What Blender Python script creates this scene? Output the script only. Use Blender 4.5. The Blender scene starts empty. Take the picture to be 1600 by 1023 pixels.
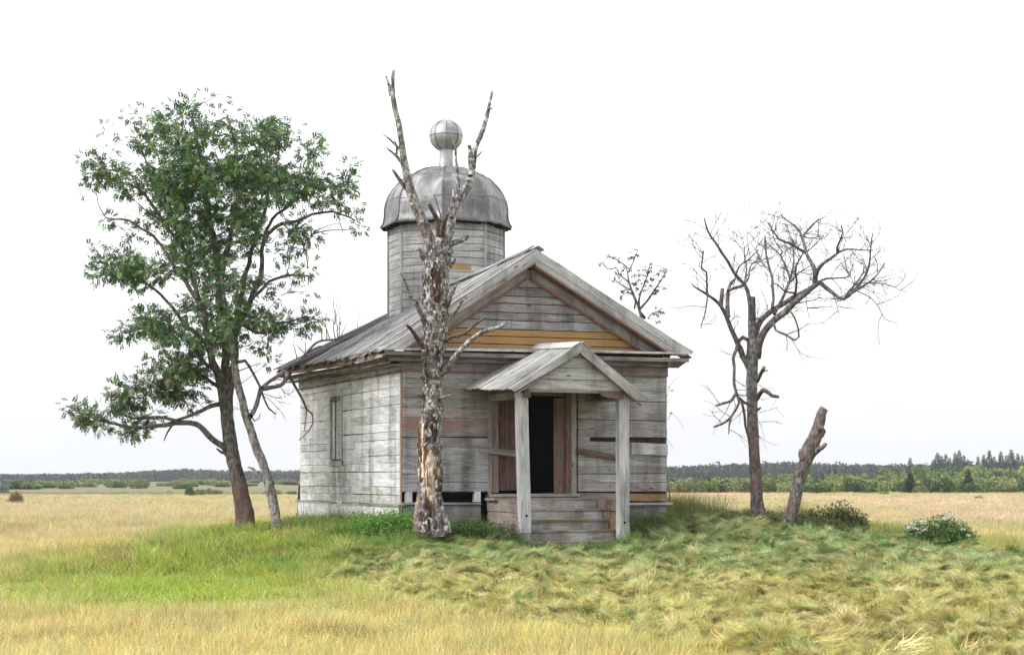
import bpy, math, random
import numpy as np
from mathutils import Vector, noise as mnoise
random.seed(7); RS = np.random.RandomState(11)
FPX, HY, CAMZ = 2850.0, 746.0, 1.75          # focal length in photo pixels, horizon row, eye height
scene = bpy.context.scene
C = scene.collection
PI = math.pi

# ------------------------------------------------------------------ helpers
def W(px, py, Y):                            # a point seen at (px,py) standing Y metres away
    return Vector(((px-800)*Y/FPX, Y, CAMZ+(HY-py)*Y/FPX))

def vnoise(x, y, seed=0):
    x = np.asarray(x, float); y = np.asarray(y, float)
    xi = np.floor(x).astype(np.int64); yi = np.floor(y).astype(np.int64)
    xf = x-xi; yf = y-yi
    def h(a, b):
        n = (a*374761393 + b*668265263 + seed*1442695041) & 0x7fffffff
        n = ((n ^ (n >> 13))*1274126177) & 0x7fffffff
        return ((n ^ (n >> 16)) & 0xffff)/65535.0
    u = xf*xf*(3-2*xf); v = yf*yf*(3-2*yf)
    return (h(xi, yi)*(1-u)+h(xi+1, yi)*u)*(1-v)+(h(xi, yi+1)*(1-u)+h(xi+1, yi+1)*u)*v
def fbm(x, y, s, o=4, seed=0):
    r = 0; a = 1; t = 0
    for k in range(o):
        r = r+a*vnoise(x*s*2**k, y*s*2**k, seed+k*17); t += a; a *= .5
    return r/t

class MB:
    """collects faces (own verts each) with uv and a colour attribute, links as ONE mesh object"""
    def __init__(s): s.v = []; s.f = []; s.uv = []; s.c = []; s.m = []; s.st = []
    def quad(s, p, uv=None, col=(.5, 0, 0, 0), mi=0):
        n = len(s.v)
        for i, q in enumerate(p):
            s.v.append(tuple(q)); s.uv.append(uv[i] if uv else (0, 0)); s.c.append(col)
        s.f.append(tuple(range(n, n+len(p)))); s.m.append(mi)
    def plank(s, o, L, Wd, T, col=(.5, 0, 0, 0), seg=1, warp=0.0, mi=0):
        s.st.append((len(s.v), len(s.f)))
        o, L, Wd, T = Vector(o), Vector(L), Vector(Wd), Vector(T)
        if L.cross(Wd).dot(T) < 0: o = o+Wd; Wd = -Wd
        ll, wl, tl = L.length, Wd.length, T.length
        ou, ov = random.uniform(0, 50), random.uniform(0, 50)
        wn = [Vector((0, 0, 0)) for _ in range(seg+1)]
        if warp:
            for i in range(seg+1): wn[i] = T.normalized()*random.uniform(-warp, warp)+Wd.normalized()*random.uniform(-warp, warp)*.4
        P = lambda a, b, c: o+L*a+Wd*b+T*c+wn[int(round(a*seg))]
        for i in range(seg):
            a, b = i/seg, (i+1)/seg
            ua, ub = ou+a*ll, ou+b*ll
            s.quad([P(a,0,1), P(b,0,1), P(b,1,1), P(a,1,1)], [(ua,ov),(ub,ov),(ub,ov+wl),(ua,ov+wl)], col, mi)
            s.quad([P(a,0,0), P(a,1,0), P(b,1,0), P(b,0,0)], [(ua,ov),(ua,ov+wl),(ub,ov+wl),(ub,ov)], col, mi)
            s.quad([P(a,0,0), P(b,0,0), P(b,0,1), P(a,0,1)], [(ua,ov-tl),(ub,ov-tl),(ub,ov),(ua,ov)], col, mi)
            s.quad([P(a,1,0), P(a,1,1), P(b,1,1), P(b,1,0)], [(ua,ov+wl+tl),(ua,ov+wl),(ub,ov+wl),(ub,ov+wl+tl)], col, mi)
        s.quad([P(0,0,0), P(0,0,1), P(0,1,1), P(0,1,0)], [(ou,ov),(ou+.01,ov),(ou+.01,ov+wl),(ou,ov+wl)], (col[0]*.7,)+tuple(col[1:]), mi)
        s.quad([P(1,0,0), P(1,1,0), P(1,1,1), P(1,0,1)], [(ou,ov),(ou,ov+wl),(ou+.01,ov+wl),(ou+.01,ov)], (col[0]*.7,)+tuple(col[1:]), mi)
    def prism(s, poly, T, col=(.5,0,0,0), mi=0):
        """poly: list of coplanar points, T: thickness vector"""
        T = Vector(T); P = [Vector(p) for p in poly]
        ou, ov = random.uniform(0, 50), random.uniform(0, 50)
        n = (P[1]-P[0]).cross(P[2]-P[1])
        if n.dot(T) < 0: P.reverse()
        ex = (P[1]-P[0]).normalized() if (P[1]-P[0]).length > (P[2]-P[1]).length else (P[2]-P[1]).normalized()
        ey = T.normalized().cross(ex)
        uvs = [(ou+(p-P[0]).dot(ex), ov+(p-P[0]).dot(ey)) for p in P]
        s.quad([p+T for p in P], uvs, col, mi)
        s.quad(P[::-1], uvs[::-1], col, mi)
        for i in range(len(P)):
            j = (i+1) % len(P)
            s.quad([P[i], P[j], P[j]+T, P[i]+T], [uvs[i], uvs[j], (uvs[j][0], uvs[j][1]+.02), (uvs[i][0], uvs[i][1]+.02)], col, mi)
    def each(s, name, mat, parent=None):
        """every plank collected becomes an object of its own"""
        for i, (v0, f0) in enumerate(s.st):
            v1, f1 = s.st[i+1] if i+1 < len(s.st) else (len(s.v), len(s.f))
            q = MB(); q.v = s.v[v0:v1]; q.uv = s.uv[v0:v1]; q.c = s.c[v0:v1]; q.f = [tuple(k-v0 for k in f) for f in s.f[f0:f1]]; q.m = s.m[f0:f1]
            q.build(name, mat, parent)
    def build(s, name, mat, parent=None, smooth=False):
        me = bpy.data.meshes.new(name)
        me.from_pydata(s.v, [], s.f)
        uvl = me.uv_layers.new(name='UVMap')
        li = np.zeros(len(me.loops), np.int32); me.loops.foreach_get('vertex_index', li)
        uvl.data.foreach_set('uv', np.array(s.uv, np.float32)[li].ravel())
        ca = me.color_attributes.new('col', 'FLOAT_COLOR', 'POINT')
        ca.data.foreach_set('color', np.array(s.c, np.float32).ravel())
        for m in (mat if isinstance(mat, (list, tuple)) else [mat]): me.materials.append(m)
        me.polygons.foreach_set('material_index', s.m)
        if smooth: me.polygons.foreach_set('use_smooth', [True]*len(me.polygons))
        o = bpy.data.objects.new(name, me); C.objects.link(o)
        if parent: o.parent = parent
        return o

def tag(o, label=None, cat=None, group=None, kind=None):
    if label: o['label'] = label
    if cat: o['category'] = cat
    if group: o['group'] = group
    if kind: o['kind'] = kind
    return o
def empty(name, loc=(0, 0, 0), rz=0):
    o = bpy.data.objects.new(name, None); C.objects.link(o)
    o.location = loc; o.rotation_euler = (0, 0, rz); return o

# numpy mesh (for foliage and tubes)
def npmesh(name, V, F, mat, attrs=None, smooth=False, link=True, parent=None):
    me = bpy.data.meshes.new(name)
    V = np.asarray(V, np.float32); F = np.asarray(F, np.int32)
    k = F.shape[1]
    me.vertices.add(len(V)); me.vertices.foreach_set('co', V.ravel())
    me.loops.add(F.size); me.loops.foreach_set('vertex_index', F.ravel())
    me.polygons.add(len(F)); me.polygons.foreach_set('loop_start', np.arange(0, F.size, k, dtype=np.int32))
    if smooth: me.polygons.foreach_set('use_smooth', np.ones(len(F), bool))
    me.update(calc_edges=True)
    for nm, a in (attrs or {}).items():
        a = np.asarray(a, np.float32)
        if a.ndim == 1:
            t = me.attributes.new(nm, 'FLOAT', 'POINT'); t.data.foreach_set('value', a)
        else:
            t = me.color_attributes.new(nm, 'FLOAT_COLOR', 'POINT'); t.data.foreach_set('color', a.ravel())
    me.materials.append(mat)
    o = bpy.data.objects.new(name, me)
    if link: C.objects.link(o)
    if parent: o.parent = parent
    return o

# ------------------------------------------------------------------ node helpers
class NT:
    def __init__(s, name):
        s.mat = bpy.data.materials.new(name); s.mat.use_nodes = True
        s.t = s.mat.node_tree; s.t.nodes.clear()
        s.out = s.t.nodes.new('ShaderNodeOutputMaterial')
    def n(s, typ, props=None, **kw):
        nd = s.t.nodes.new('ShaderNode'+typ)
        for k, v in (props or {}).items(): setattr(nd, k, v)
        for k, v in kw.items():
            key = int(k[1:]) if k[0] == 'i' and k[1:].isdigit() else k.replace('_', ' ')
            s.set(nd.inputs[key], v)
        return nd
    def set(s, inp, v):
        if isinstance(v, bpy.types.NodeSocket): s.t.links.new(v, inp)
        elif isinstance(v, bpy.types.Node): s.t.links.new(v.outputs[0], inp)
        else: inp.default_value = v
    def math(s, op, a, b=0.0, c=0.0, clamp=False):
        nd = s.t.nodes.new('ShaderNodeMath'); nd.operation = op; nd.use_clamp = clamp
        s.set(nd.inputs[0], a); s.set(nd.inputs[1], b); s.set(nd.inputs[2], c); return nd.outputs[0]
    def mix(s, fac, a, b, blend='MIX'):
        nd = s.t.nodes.new('ShaderNodeMix'); nd.data_type = 'RGBA'; nd.blend_type = blend
        s.set(nd.inputs['Factor'], fac); s.set(nd.inputs[6], a); s.set(nd.inputs[7], b); return nd.outputs[2]
    def ramp(s, fac, stops, interp='LINEAR'):
        nd = s.t.nodes.new('ShaderNodeValToRGB'); s.set(nd.inputs[0], fac); cr = nd.color_ramp; cr.interpolation = interp
        while len(cr.elements) > 1: cr.elements.remove(cr.elements[-1])
        cr.elements[0].position = stops[0][0]; cr.elements[0].color = col4(stops[0][1])
        for p, c in stops[1:]:
            e = cr.elements.new(p); e.color = col4(c)
        return nd.outputs[0]
    def noise(s, vec, scale, detail=4, rough=.6, dist=0.0):
        nd = s.n('TexNoise', Vector=vec, Scale=scale, Detail=detail, Roughness=rough, Distortion=dist); return nd.outputs[0]
    def mapping(s, vec, scale): return s.n('Mapping', Vector=vec, Scale=scale).outputs[0]
    def sep(s, col):
        nd = s.n('SeparateColor', Color=col); return nd.outputs
    def attr(s, name, typ='GEOMETRY'):
        return s.n('Attribute', dict(attribute_name=name, attribute_type=typ))
    def finish(s, col, rough=.85, bump=None, bs=.3, bd=.01, spec=.2, metal=0.0, trans=0.0):
        b = s.n('BsdfPrincipled', Base_Color=col, Roughness=rough, Metallic=metal)
        s.set(b.inputs['Specular IOR Level'], spec)
        if bump is not None:
            bn = s.n('Bump', Strength=bs, Distance=bd, Height=bump); s.t.links.new(bn.outputs[0], b.inputs['Normal'])
        o = b.outputs[0]
        if trans:
            tr = s.n('BsdfTranslucent', Color=col); mx = s.n('MixShader', i0=trans, i1=b.outputs[0], i2=tr.outputs[0]); o = mx.outputs[0]
        s.t.links.new(o, s.out.inputs[0]); return s.mat
def col4(c):
    if isinstance(c, (int, float)): return (c, c, c, 1)
    return tuple(c)+(1,) if len(c) == 3 else c

def wood_mat(name, dark=(.05, .047, .045), mid=(.262, .26, .266), light=(.6, .6, .61), stain=.3):
    N = NT(name)
    uv = N.n('UVMap', dict(uv_map='UVMap')).outputs[0]
    ob = N.n('TexCoord').outputs['Object']
    at = N.attr('col'); sp = N.sep(at.outputs['Color']); al = at.outputs['Alpha']
    grain = N.noise(N.mapping(uv, (2.2, 38, 1)), 1.0, 7, .7, .4)
    fine = N.noise(N.mapping(uv, (6, 170, 1)), 1.0, 3, .6)
    broad = N.noise(N.mapping(uv, (1.1, 4.5, 1)), 1.0, 4, .6, .6)
    streak = N.noise(N.mapping(ob, (2.6, 2.6, .28)), 1.0, 5, .62, .3)
    blot = N.noise(ob, 3.1, 5, .65)
    val = N.math('ADD', sp[0], N.math('MULTIPLY', N.math('SUBTRACT', grain, .5), 1.1))
    val = N.math('ADD', val, N.math('MULTIPLY', N.math('SUBTRACT', fine, .5), .45))
    val = N.math('ADD', val, N.math('MULTIPLY', N.math('SUBTRACT', broad, .5), .8))
    st = N.ramp(streak, [(.5, 0), (.68, 1)])
    val = N.math('SUBTRACT', val, N.math('MULTIPLY', st, stain))
    colr = N.ramp(val, [(0, dark), (.22, tuple(.55*m for m in mid)), (.5, mid), (.95, light)])
    rf = N.math('MULTIPLY', sp[1], N.ramp(N.math('ADD', N.math('MULTIPLY', blot, .6), N.math('MULTIPLY', grain, .4)), [(.36, 0), (.6, 1)]), clamp=True)
    colr = N.mix(rf, colr, N.mix(grain, (.1, .04, .032, 1), (.38, .2, .15, 1)))
    yf = N.math('MULTIPLY', sp[2], N.ramp(N.math('ADD', N.math('MULTIPLY', broad, .5), N.math('MULTIPLY', grain, .5)), [(.3, 0), (.5, 1)]), clamp=True)
    colr = N.mix(yf, colr, N.mix(grain, (.2, .1, .03, 1), (.52, .31, .09, 1)))
    mf = N.math('MULTIPLY', al, N.ramp(blot, [(.42, 0), (.62, 1)]), clamp=True)
    colr = N.mix(mf, colr, (.14, .15, .04, 1))
    # nail heads in the boards
    vn = N.n('TexVoronoi', dict(distance='EUCLIDEAN'), Vector=N.mapping(uv, (3.2, 9, 1)), Scale=1.0, Randomness=.55)
    colr = N.mix(N.math('MULTIPLY', N.ramp(vn.outputs['Distance'], [(.06, 1), (.12, 0)]), .6), colr, (.05, .03, .025, 1))
    # knots
    vo = N.n('TexVoronoi', dict(distance='EUCLIDEAN'), Vector=N.mapping(uv, (1.6, 4.2, 1)), Scale=1.0, Randomness=1.0)
    kn = N.ramp(vo.outputs['Distance'], [(.05, 1), (.1, 0)])
    colr = N.mix(N.math('MULTIPLY', kn, .75), colr, (.04, .03, .025, 1))
    return N.finish(colr, .88, grain, .55, .006)
M_WOOD = wood_mat('weathered_wood')
M_PALE = wood_mat('bleached_wood', (.075, .073, .074), (.335, .334, .34), (.64, .64, .65), .3)
M_DARK = wood_mat('shade_painted_old_wood', (.002, .002, .002), (.006, .005, .005), (.014, .012, .012))  # wood set near black: darkness of the unlit interior is put into its colour
def plain(name, c, rough=.9): 
    N = NT(name); ob = N.n('TexCoord').outputs['Object']; n = N.noise(ob, 6, 4)
    return N.finish(N.mix(n, col4([x*.75 for x in c]), col4([min(1, x*1.2) for x in c])), rough)
HAZE, EXPO = .0002, .92
# ================================================================== CHAPEL
CU, SU = .9351, .3545
XC, ZC = (628-800)*33.1/FPX, 33.1
chapel = empty('chapel', (XC, ZC, 0), math.atan2(SU, CU))
tag(chapel, 'small abandoned grey wooden chapel with metal dome, gabled porch and open doorway', 'chapel')
def F(px, py, v):                            # pixel -> (u, z) on the plane v = const, chapel axes
    r = (px-800)/FPX
    u = (r*(ZC+CU*v)-XC+SU*v)/(CU-r*SU)
    return u, CAMZ+(HY-py)*(ZC+SU*u+CU*v)/FPX
def S(px, py, u):                            # pixel -> (v, z) on the plane u = const
    r = (px-800)/FPX
    v = (XC+CU*u-r*(ZC+SU*u))/(SU+r*CU)
    return v, CAMZ+(HY-py)*(ZC+SU*u+CU*v)/FPX
BW = F(1040, 700, 0)[0]; BD = S(471, 700, 0)[0]
R = random.uniform
def tone(m=.5, d=.12, r=0., y=0., g=0.): return (m+R(-d, d), r, y, g)

# ---- walls -------------------------------------------------------
zWB = F(700, 768, 0)[1]; zTop = 4.0
uD0, uD1 = F(764, 700, 0)[0], F(902, 700, 0)[0]; zD1 = F(830, 612, 0)[1]; zSill = F(830, 770, 0)[1]
zBotR = F(1010, 781, 0)[1]
def course(m, z, h, segs, t=.025, base=.5, redf=None):
    for a, b in segs:
        x = a
        cuts = [a]
        while b-x > 2.4:
            x += R(1.3, 2.6)
            if b-x > .5: cuts.append(x)
        cuts.append(b)
        for i in range(len(cuts)-1):
            c = redf((cuts[i]+cuts[i+1])/2, z) if redf else tone(base)
            gl = R(0, .006)
            m.plank((cuts[i]+gl, -t-R(0, .008), z+R(.003, .008)), (cuts[i+1]-cuts[i]-gl*2, R(-.0, .004), R(-.012, .012)), (0, 0, h-R(.003, .011)), (0, t, 0), c, seg=max(1, int((cuts[i+1]-cuts[i])/.6)), warp=.004)
m = MB()
def fcol(u, z):
    r = 0
    if u < uD0 and z > 1.95 and z < 3.3: r = R(.0, .9) if u > .5 else R(0, .25)
    elif u > uD1 and z < 3.2: r = R(0, .3)
    else: r = R(0, .1)
    return tone(.52 if u < uD0 else .6, .12, r)
z = zWB
slot0, slot1 = F(1000, 693, 0)[1], F(1000, 684, 0)[1]
first = True
while z < zTop:
    h = R(.15, .2)
    if z+h > zTop: h = zTop-z
    if abs(z-zD1) < .1: zz = zD1
    if z < zD1-.05:
        course(m, z, h, [(.0, uD0)], redf=fcol)
        course(m, z, h, [(uD1, BW)] if not (z < slot1 and z+h > slot0) else [], redf=fcol)
        if z < slot1 and z+h > slot0:
            if slot0-z > .03: course(m, z, slot0-z, [(uD1, BW)], redf=fcol)
            if z+h-slot1 > .03: course(m, slot1, z+h-slot1, [(uD1, BW)], redf=fcol)
            course(m, slot0, slot1-slot0, [(uD1, uD1+.25)], redf=fcol)
    else:
        course(m, z, h, [(.0, BW)], redf=fcol)
    z += h
# orange board at the right foot of the wall
uo = F(966, 780, 0)[0]
m.plank((uD1+.02, -.028, zBotR), (uo-uD1-.03, 0, -.02), (0, 0, zWB-zBotR-.02), (0, .022, 0), (.42, .4, .1, 0), 2, .004)
m.plank((uo, -.03, zBotR-.01), (BW-uo-.01, 0, -.01), (0, 0, zWB-zBotR-.03), (0, .022, 0), (.4, .6, .55, 0), 2, .004)
m.build('front_wall', M_WOOD, chapel)

m = MB()
v0, zw0 = S(537.5, 717, 0); v1, zw1 = S(518.5, 622, 0); vw0, vw1 = v0, v1; 
zw0 = S(528, 717, 0)[1]; zw1 = S(528, 622, 0)[1]
zLB = 1.27; z = zLB
def lplank(m, a, b, z, h, c, t=.025):
    m.plank((-t-R(0, .007), a, z+R(.002, .006)), (0, b-a, R(-.012, .012)), (0, 0, h-R(.003, .009)), (t, 0, 0), c, seg=max(1, int((b-a)/.7)), warp=.004)
while z < zTop:
    h = min(R(.14, .17), zTop-z)
    if h < .03: break
    segs = [(0, BD)] if (z+h < zw0 or z > zw1) else [(0, vw0), (vw1, BD)]
    for a, b in segs:
        cuts = [a]; x = a
        while b-x > 2.2:
            x += R(1.6, 4.2)
            if b-x > .7: cuts.append(x)
        cuts.append(b)
        for i in range(len(cuts)-1):
            mid = (cuts[i]+cuts[i+1])/2
            g = 0
            if z < zw0 and vw0-.6 < mid < vw1+1: g = .55
            if z < 1.5: g = .5
            lplank(m, cuts[i], cuts[i+1], z, h, (R(.56, .72), 0, 0, g))
    z += h
m.build('side_wall', M_PALE, chapel)
m = MB()
for k in range(17):
    zz = zLB+k*.16
    m.plank((BW, .0, zz), (0, BD, 0), (0, 0, .152), (.025, 0, 0), tone(), 3, .004)
m.build('side_wall', M_WOOD, chapel)
m = MB()
for k in range(17):
    m.plank((0, BD, zLB+k*.16), (BW, 0, 0), (0, 0, .152), (0, .025, 0), tone(), 3, .004)
m.build('rear_wall', M_WOOD, chapel)
# dark log core behind the cladding, with a door opening
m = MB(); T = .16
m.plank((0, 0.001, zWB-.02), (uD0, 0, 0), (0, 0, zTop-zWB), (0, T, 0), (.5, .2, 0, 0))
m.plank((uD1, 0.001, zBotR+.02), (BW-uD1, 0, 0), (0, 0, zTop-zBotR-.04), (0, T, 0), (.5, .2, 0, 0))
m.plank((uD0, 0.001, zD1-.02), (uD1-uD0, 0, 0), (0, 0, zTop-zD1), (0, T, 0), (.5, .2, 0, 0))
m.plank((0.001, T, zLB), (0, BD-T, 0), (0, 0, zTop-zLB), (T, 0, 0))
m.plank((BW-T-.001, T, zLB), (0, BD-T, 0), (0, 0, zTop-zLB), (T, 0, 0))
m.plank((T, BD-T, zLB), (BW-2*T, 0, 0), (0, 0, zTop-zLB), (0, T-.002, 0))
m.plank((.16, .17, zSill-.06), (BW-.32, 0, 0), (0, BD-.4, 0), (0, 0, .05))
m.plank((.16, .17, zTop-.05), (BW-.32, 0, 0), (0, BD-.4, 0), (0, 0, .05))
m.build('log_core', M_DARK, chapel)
# ---- footing: recess, stub posts, ledge, plinth boards
m = MB()
m.plank((.18, .3, .2), (BW-.36, 0, 0), (0, 0, 1.25), (0, .1, 0))  # panel added behind the gap, near black to carry the recess shade
m.build('dark_recess_back', M_DARK, chapel)
zl = F(700, 784, 0)[1]
m = MB()
m.plank((-.05, -.09, zl-.035), (F(752, 784, -.09)[0]+.05, 0, -.01), (0, .14, 0), (0, 0, .035), (.6, .35, 0, 0), 3, .004)
m.plank((F(968, 784, -.09)[0], -.1, F(1010, 785, -.1)[1]-.045), (F(1051, 784, -.1)[0]-F(968, 784, -.1)[0], 0, .01), (0, .18, 0), (0, 0, .045), (.75, .1, 0, 0), 2, .004)
m.plank((-.1, -.1, 1.235), (0, BD+.25, .0), (.16, 0, 0), (0, 0, .03), (.3, 0, .0, .2), 5, .012)
m.each('ledge', M_WOOD, chapel)
for px in (638, 745):
    u = F(px, 775, 0)[0]; m = MB()
    m.plank((u-.055, -.03, zl), (0, 0, zWB-zl+.004), (.12, 0, 0), (0, .12, 0), (.78, 0, 0, 0), 1)
    m.build('stub_post', M_PALE, chapel)
m = MB()
zz = zl-.04
ue = F(751, 800, -.02)[0]
m.plank((0, -.03, zz-.33), (ue, 0, 0), (0, 0, .315), (0, .04, 0), (.5, .1, 0, .1), 3, .004)
m.plank((0, -.025, zz-.62), (ue, 0, 0), (0, 0, .28), (0, .04, 0), (.42, .35, 0, .2), 3, .004)
us = F(972, 800, -.02)[0]
m.plank((us, -.03, .93), (BW-us, 0, 0), (0, 0, .3), (0, .04, 0), (.4, .1, 0, .1), 2, .004)
m.plank((us, -.03, .6), (BW-us, 0, 0), (0, 0, .32), (0, .04, 0), (.35, .3, 0, .2), 2, .004)
m.each('plinth_board', M_WOOD, chapel)
m = MB()
m.plank((-.07, -.04, .86), (0, BD+.1, 0), (0, 0, .365), (.05, 0, 0), (.72, .12, .0, .25), 6, .008)
m.plank((-.06, -.04, .4), (0, BD+.1, 0), (0, 0, .44), (.05, 0, 0), (.5, .3, .1, .4), 6, .008)
m.each('plinth_board', M_PALE, chapel)
# thin corner boards
m = MB()
m.plank((-.036, -.012, zLB), (0, 0, 2.35), (.03, 0, 0), (0, .05, 0), (.6, .3, .5, 0), 4, .004)
m.build('corner_board', M_PALE, chapel)

# ---- window ------------------------------------------------------
m = MB()
m.plank((-.008, vw0, zw0), (0, vw1-vw0, 0), (0, 0, zw1-zw0), (.02, 0, 0), (.62, .05, 0, .1), 1)
pan = m.build('window_panel', M_PALE, chapel)
m = MB(); fw = .085
for a in (vw0-.02, vw1-fw+.02): m.plank((-.05, a, zw0-.03), (0, 0, zw1-zw0+.07), (0, fw, 0), (.09, 0, 0), (.55, 0, 0, .1), 2, .004)
m.plank((-.052, vw0+.067, zw1-.05), (0, vw1-vw0-.134, 0), (0, 0, .09), (.085, 0, 0), (.22, 0, 0, 0))
m.plank((-.06, vw0-.05, zw0-.13), (0, vw1-vw0+.1, 0), (0, 0, .1), (.1, 0, 0), (.62, 0, 0, .2))
m.plank((-.02, (vw0+vw1)/2+.11, zw0), (0, 0, zw1-zw0-.06), (0, .035, 0), (.05, 0, 0), (.16, .1, 0, 0))
m.build('window_frame', M_WOOD, chapel)

# ---- roof ---------------------------------------------------------
VF = -.47
ua, za = F(837, 391, VF); ul, zlft = F(597, 549, VF); ur, zr = F(1082, 551, VF)
VB = BD+.42
vt, zeb = S(440, 579, ul+.05)
print('apex', ua, za, 'L', ul, zlft, 'R', ur, zr, 'BD', BD, 'BW', BW, 'back eave v', vt, zeb, 'VB', VB)
def ridge(v):
    t = (v-VF)/(VB-VF); return Vector((ua+.12*t, v, za-.30*t-.05*math.sin(PI*t)))
def eaveL(v):
    t = (v-VF)/(VB-VF); return Vector((ul+.03*math.sin(t*5), v, zlft+(zeb-zlft)*t*(.6+.4*t)))
def eaveR(v):
    t = (v-VF)/(VB-VF); return Vector((ur, v, zr+.02*t))
for side, ev, nm in ((0, eaveL, 'roof'), (1, eaveR, 'roof')):
    m = MB(); v = VF; k = 0
    while v < VB-.02:
        w = R(.16, .22); w = min(w, VB-v)
        a = ridge(v); b = ev(v); a2 = ridge(v+w)
        L = (b-a); nl = L.length; d = L.normalized()
        wd = (a2-a)
        nrm = d.cross(Vector((0, 1, 0))); nrm = -nrm if nrm.z < 0 else nrm
        back = v > VB-2.6
        ext = R(-.06, .05)+(R(-.1, .06) if back and not side else 0)
        up = .03*(k % 2)+R(0, .008)
        tn = R(.5, .8) if not back else R(.0, .4)
        st = R(-.02, .03)
        L2 = d*(nl+ext)
        # split some planks in two lengths with a small step
        if random.random() < .45:
            f = R(.35, .75)
            m.plank(a+nrm*up, L2*f+Vector((0, 0, R(-.01, .01))), wd*.985, nrm*.028, (tn, R(0, .12), 0, .12), 4, .008)
            m.plank(a+L2*f+nrm*(up-.006), L2*(1-f), wd*.985, nrm*.028, (tn+R(-.12, .12), R(0, .2), 0, .15), 4, .01)
        else:
            m.plank(a+nrm*up, L2, wd*.985, nrm*.028, (tn, R(0, .12), 0, .12), 6, .01)
        v += w; k += 1
    # under layer
    v = VF+.02
    while v < VB-.1:
        w = R(.2, .26); w = min(w, VB-.05-v)
        a = ridge(v); b = ev(v); d = (b-a).normalized(); nrm = d.cross(Vector((0, 1, 0))); nrm = -nrm if nrm.z < 0 else nrm
        m.plank(a-nrm*.035, d*((b-a).length+R(-.16, .03)), (ridge(v+w)-a)*.99, nrm*.028, (R(.0, .25), R(0, .5), R(0, .1), 0), 3, .006)
        v += w
    roof = m.build(nm, M_WOOD, chapel)
    # rafters' rotten tips along the eave
    m = MB(); v = VF+.15
    while v < VB-.1:
        b = ev(v); a = ridge(v); d = (b-a).normalized(); nrm = d.cross(Vector((0, 1, 0))); nrm = -nrm if nrm.z < 0 else nrm
        m.plank(b-d*.7-nrm*.12, d*(.62+R(-.05, .04)), (0, .08, 0), nrm*.08, (R(.3, .6), R(0, .5), 0, 0))
        v += R(.4, .6)
    m.each('rafter_end', M_WOOD, roof)
# ridge caps
m = MB()
for sgn in (-1, 1):
    a = ridge(VF-.02); b = ridge(VB); 
    e = (eaveL(0)-ridge(0)).normalized() if sgn < 0 else (eaveR(0)-ridge(0)).normalized()
    nrm = e.cross(Vector((0, 1, 0))); nrm = -nrm if nrm.z < 0 else nrm
    m.plank(a+nrm*.065-e*.01, b-a, e*.15, nrm*.025, (.55, .05, 0, .1), 8, .012)
m.build('ridge_cap', M_WOOD, chapel)
# eave boards on the left side: gutter boards and ledges
m = MB()
def eb(du, dz, w, h, c, a=VF+.25, b=VB-.15, warp=.01):
    n = 4; 
    for i in range(n):
        va, vb = a+(b-a)*i/n, a+(b-a)*(i+1)/n
        p, q = eaveL(va), eaveL(vb)
        m.plank((p.x+du, va+R(0, .02), p.z+dz+R(-.012, .012)), (q.x-p.x, vb-va-.01, q.z-p.z), (w, 0, 0), (0, 0, h), (c[0]+R(-.1, .1), c[1], c[2], c[3]), 3, warp)
eb(.05, -.09, .05, .07, (.1, .6, .1, 0))
eb(.12, -.135, .3, .03, (.08, .5, 0, 0))
eb(.2, -.2, .03, .075, (.35, .4, 0, 0))
eb(.26, -.24, .22, .03, (.3, .3, 0, 0))
m.build('eave_board', M_WOOD, chapel)
m = MB()
vz = S(628, 581, 0)[1]
m.plank((-.06, -.03, 3.70), (0, BD+.06, 0), (0, 0, .27), (.03, 0, 0), (.42, 0, 0, .1), 5, .003)
m.plank((-.075, -.03, 3.665), (0, BD+.06, 0), (0, 0, .03), (.045, 0, 0), (.15, 0, 0, 0), 5, .003)
m.build('frieze_board', M_PALE, chapel)

# ---- pediment -----------------------------------------------------
zc = F(830, 549, VF)[1]-.01                    # top of the horizontal cornice
m = MB()
zb = F(830, 549, -.02)[1]-.02
z = zb; apz = za-.1
while z < apz-.05:
    h = R(.125, .15) if z < zb+.4 else R(.14, .18)
    h = min(h, apz-z)
    def lim(zq, s):
        if s < 0: t = (za-.16-zq)/(za-zlft); return ua+(ul-ua)*t
        t = (za-.16-zq)/(za-zr); return ua+(ur-ua)*t
    lo0, lo1 = lim(z, -1), lim(z, 1); hi0, hi1 = lim(z+h, -1), lim(z+h, 1)
    lo0 = max(lo0, -.0); lo1 = min(lo1, BW); hi0 = max(hi0, -.0); hi1 = min(hi1, BW)
    if hi1 > hi0:
        yel = z < zb+.38
        cuts = [0, 1] if random.random() < .5 else [0, R(.35, .65), 1]
        y0 = -.03-R(0, .01)
        for i in range(len(cuts)-1):
            a, b = cuts[i], cuts[i+1]
            uL = lo0+(lo1-lo0)*a; uR = lo0+(lo1-lo0)*b; vL = hi0+(hi1-hi0)*a if a == 0 else uL; vR = hi0+(hi1-hi0)*b if b == 1 else uR
            c = (R(.5, .62), R(0, .15), .9, 0) if yel else (R(.46, .62), R(.0, .2), 0, 0)
            m.prism([(uL+.003, y0, z+.004), (uR-.003, y0, z+.004), (vR-.003, y0, z+h-.012), (vL+.003, y0, z+h-.012)], (0, .03, 0), c)
    z += h
m.build('pediment_wall', M_WOOD, chapel)
m = MB()
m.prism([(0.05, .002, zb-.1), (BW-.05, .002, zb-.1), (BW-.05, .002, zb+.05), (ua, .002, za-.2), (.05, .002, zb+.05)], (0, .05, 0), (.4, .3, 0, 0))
m.build('pediment_core', M_DARK, chapel)
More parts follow.
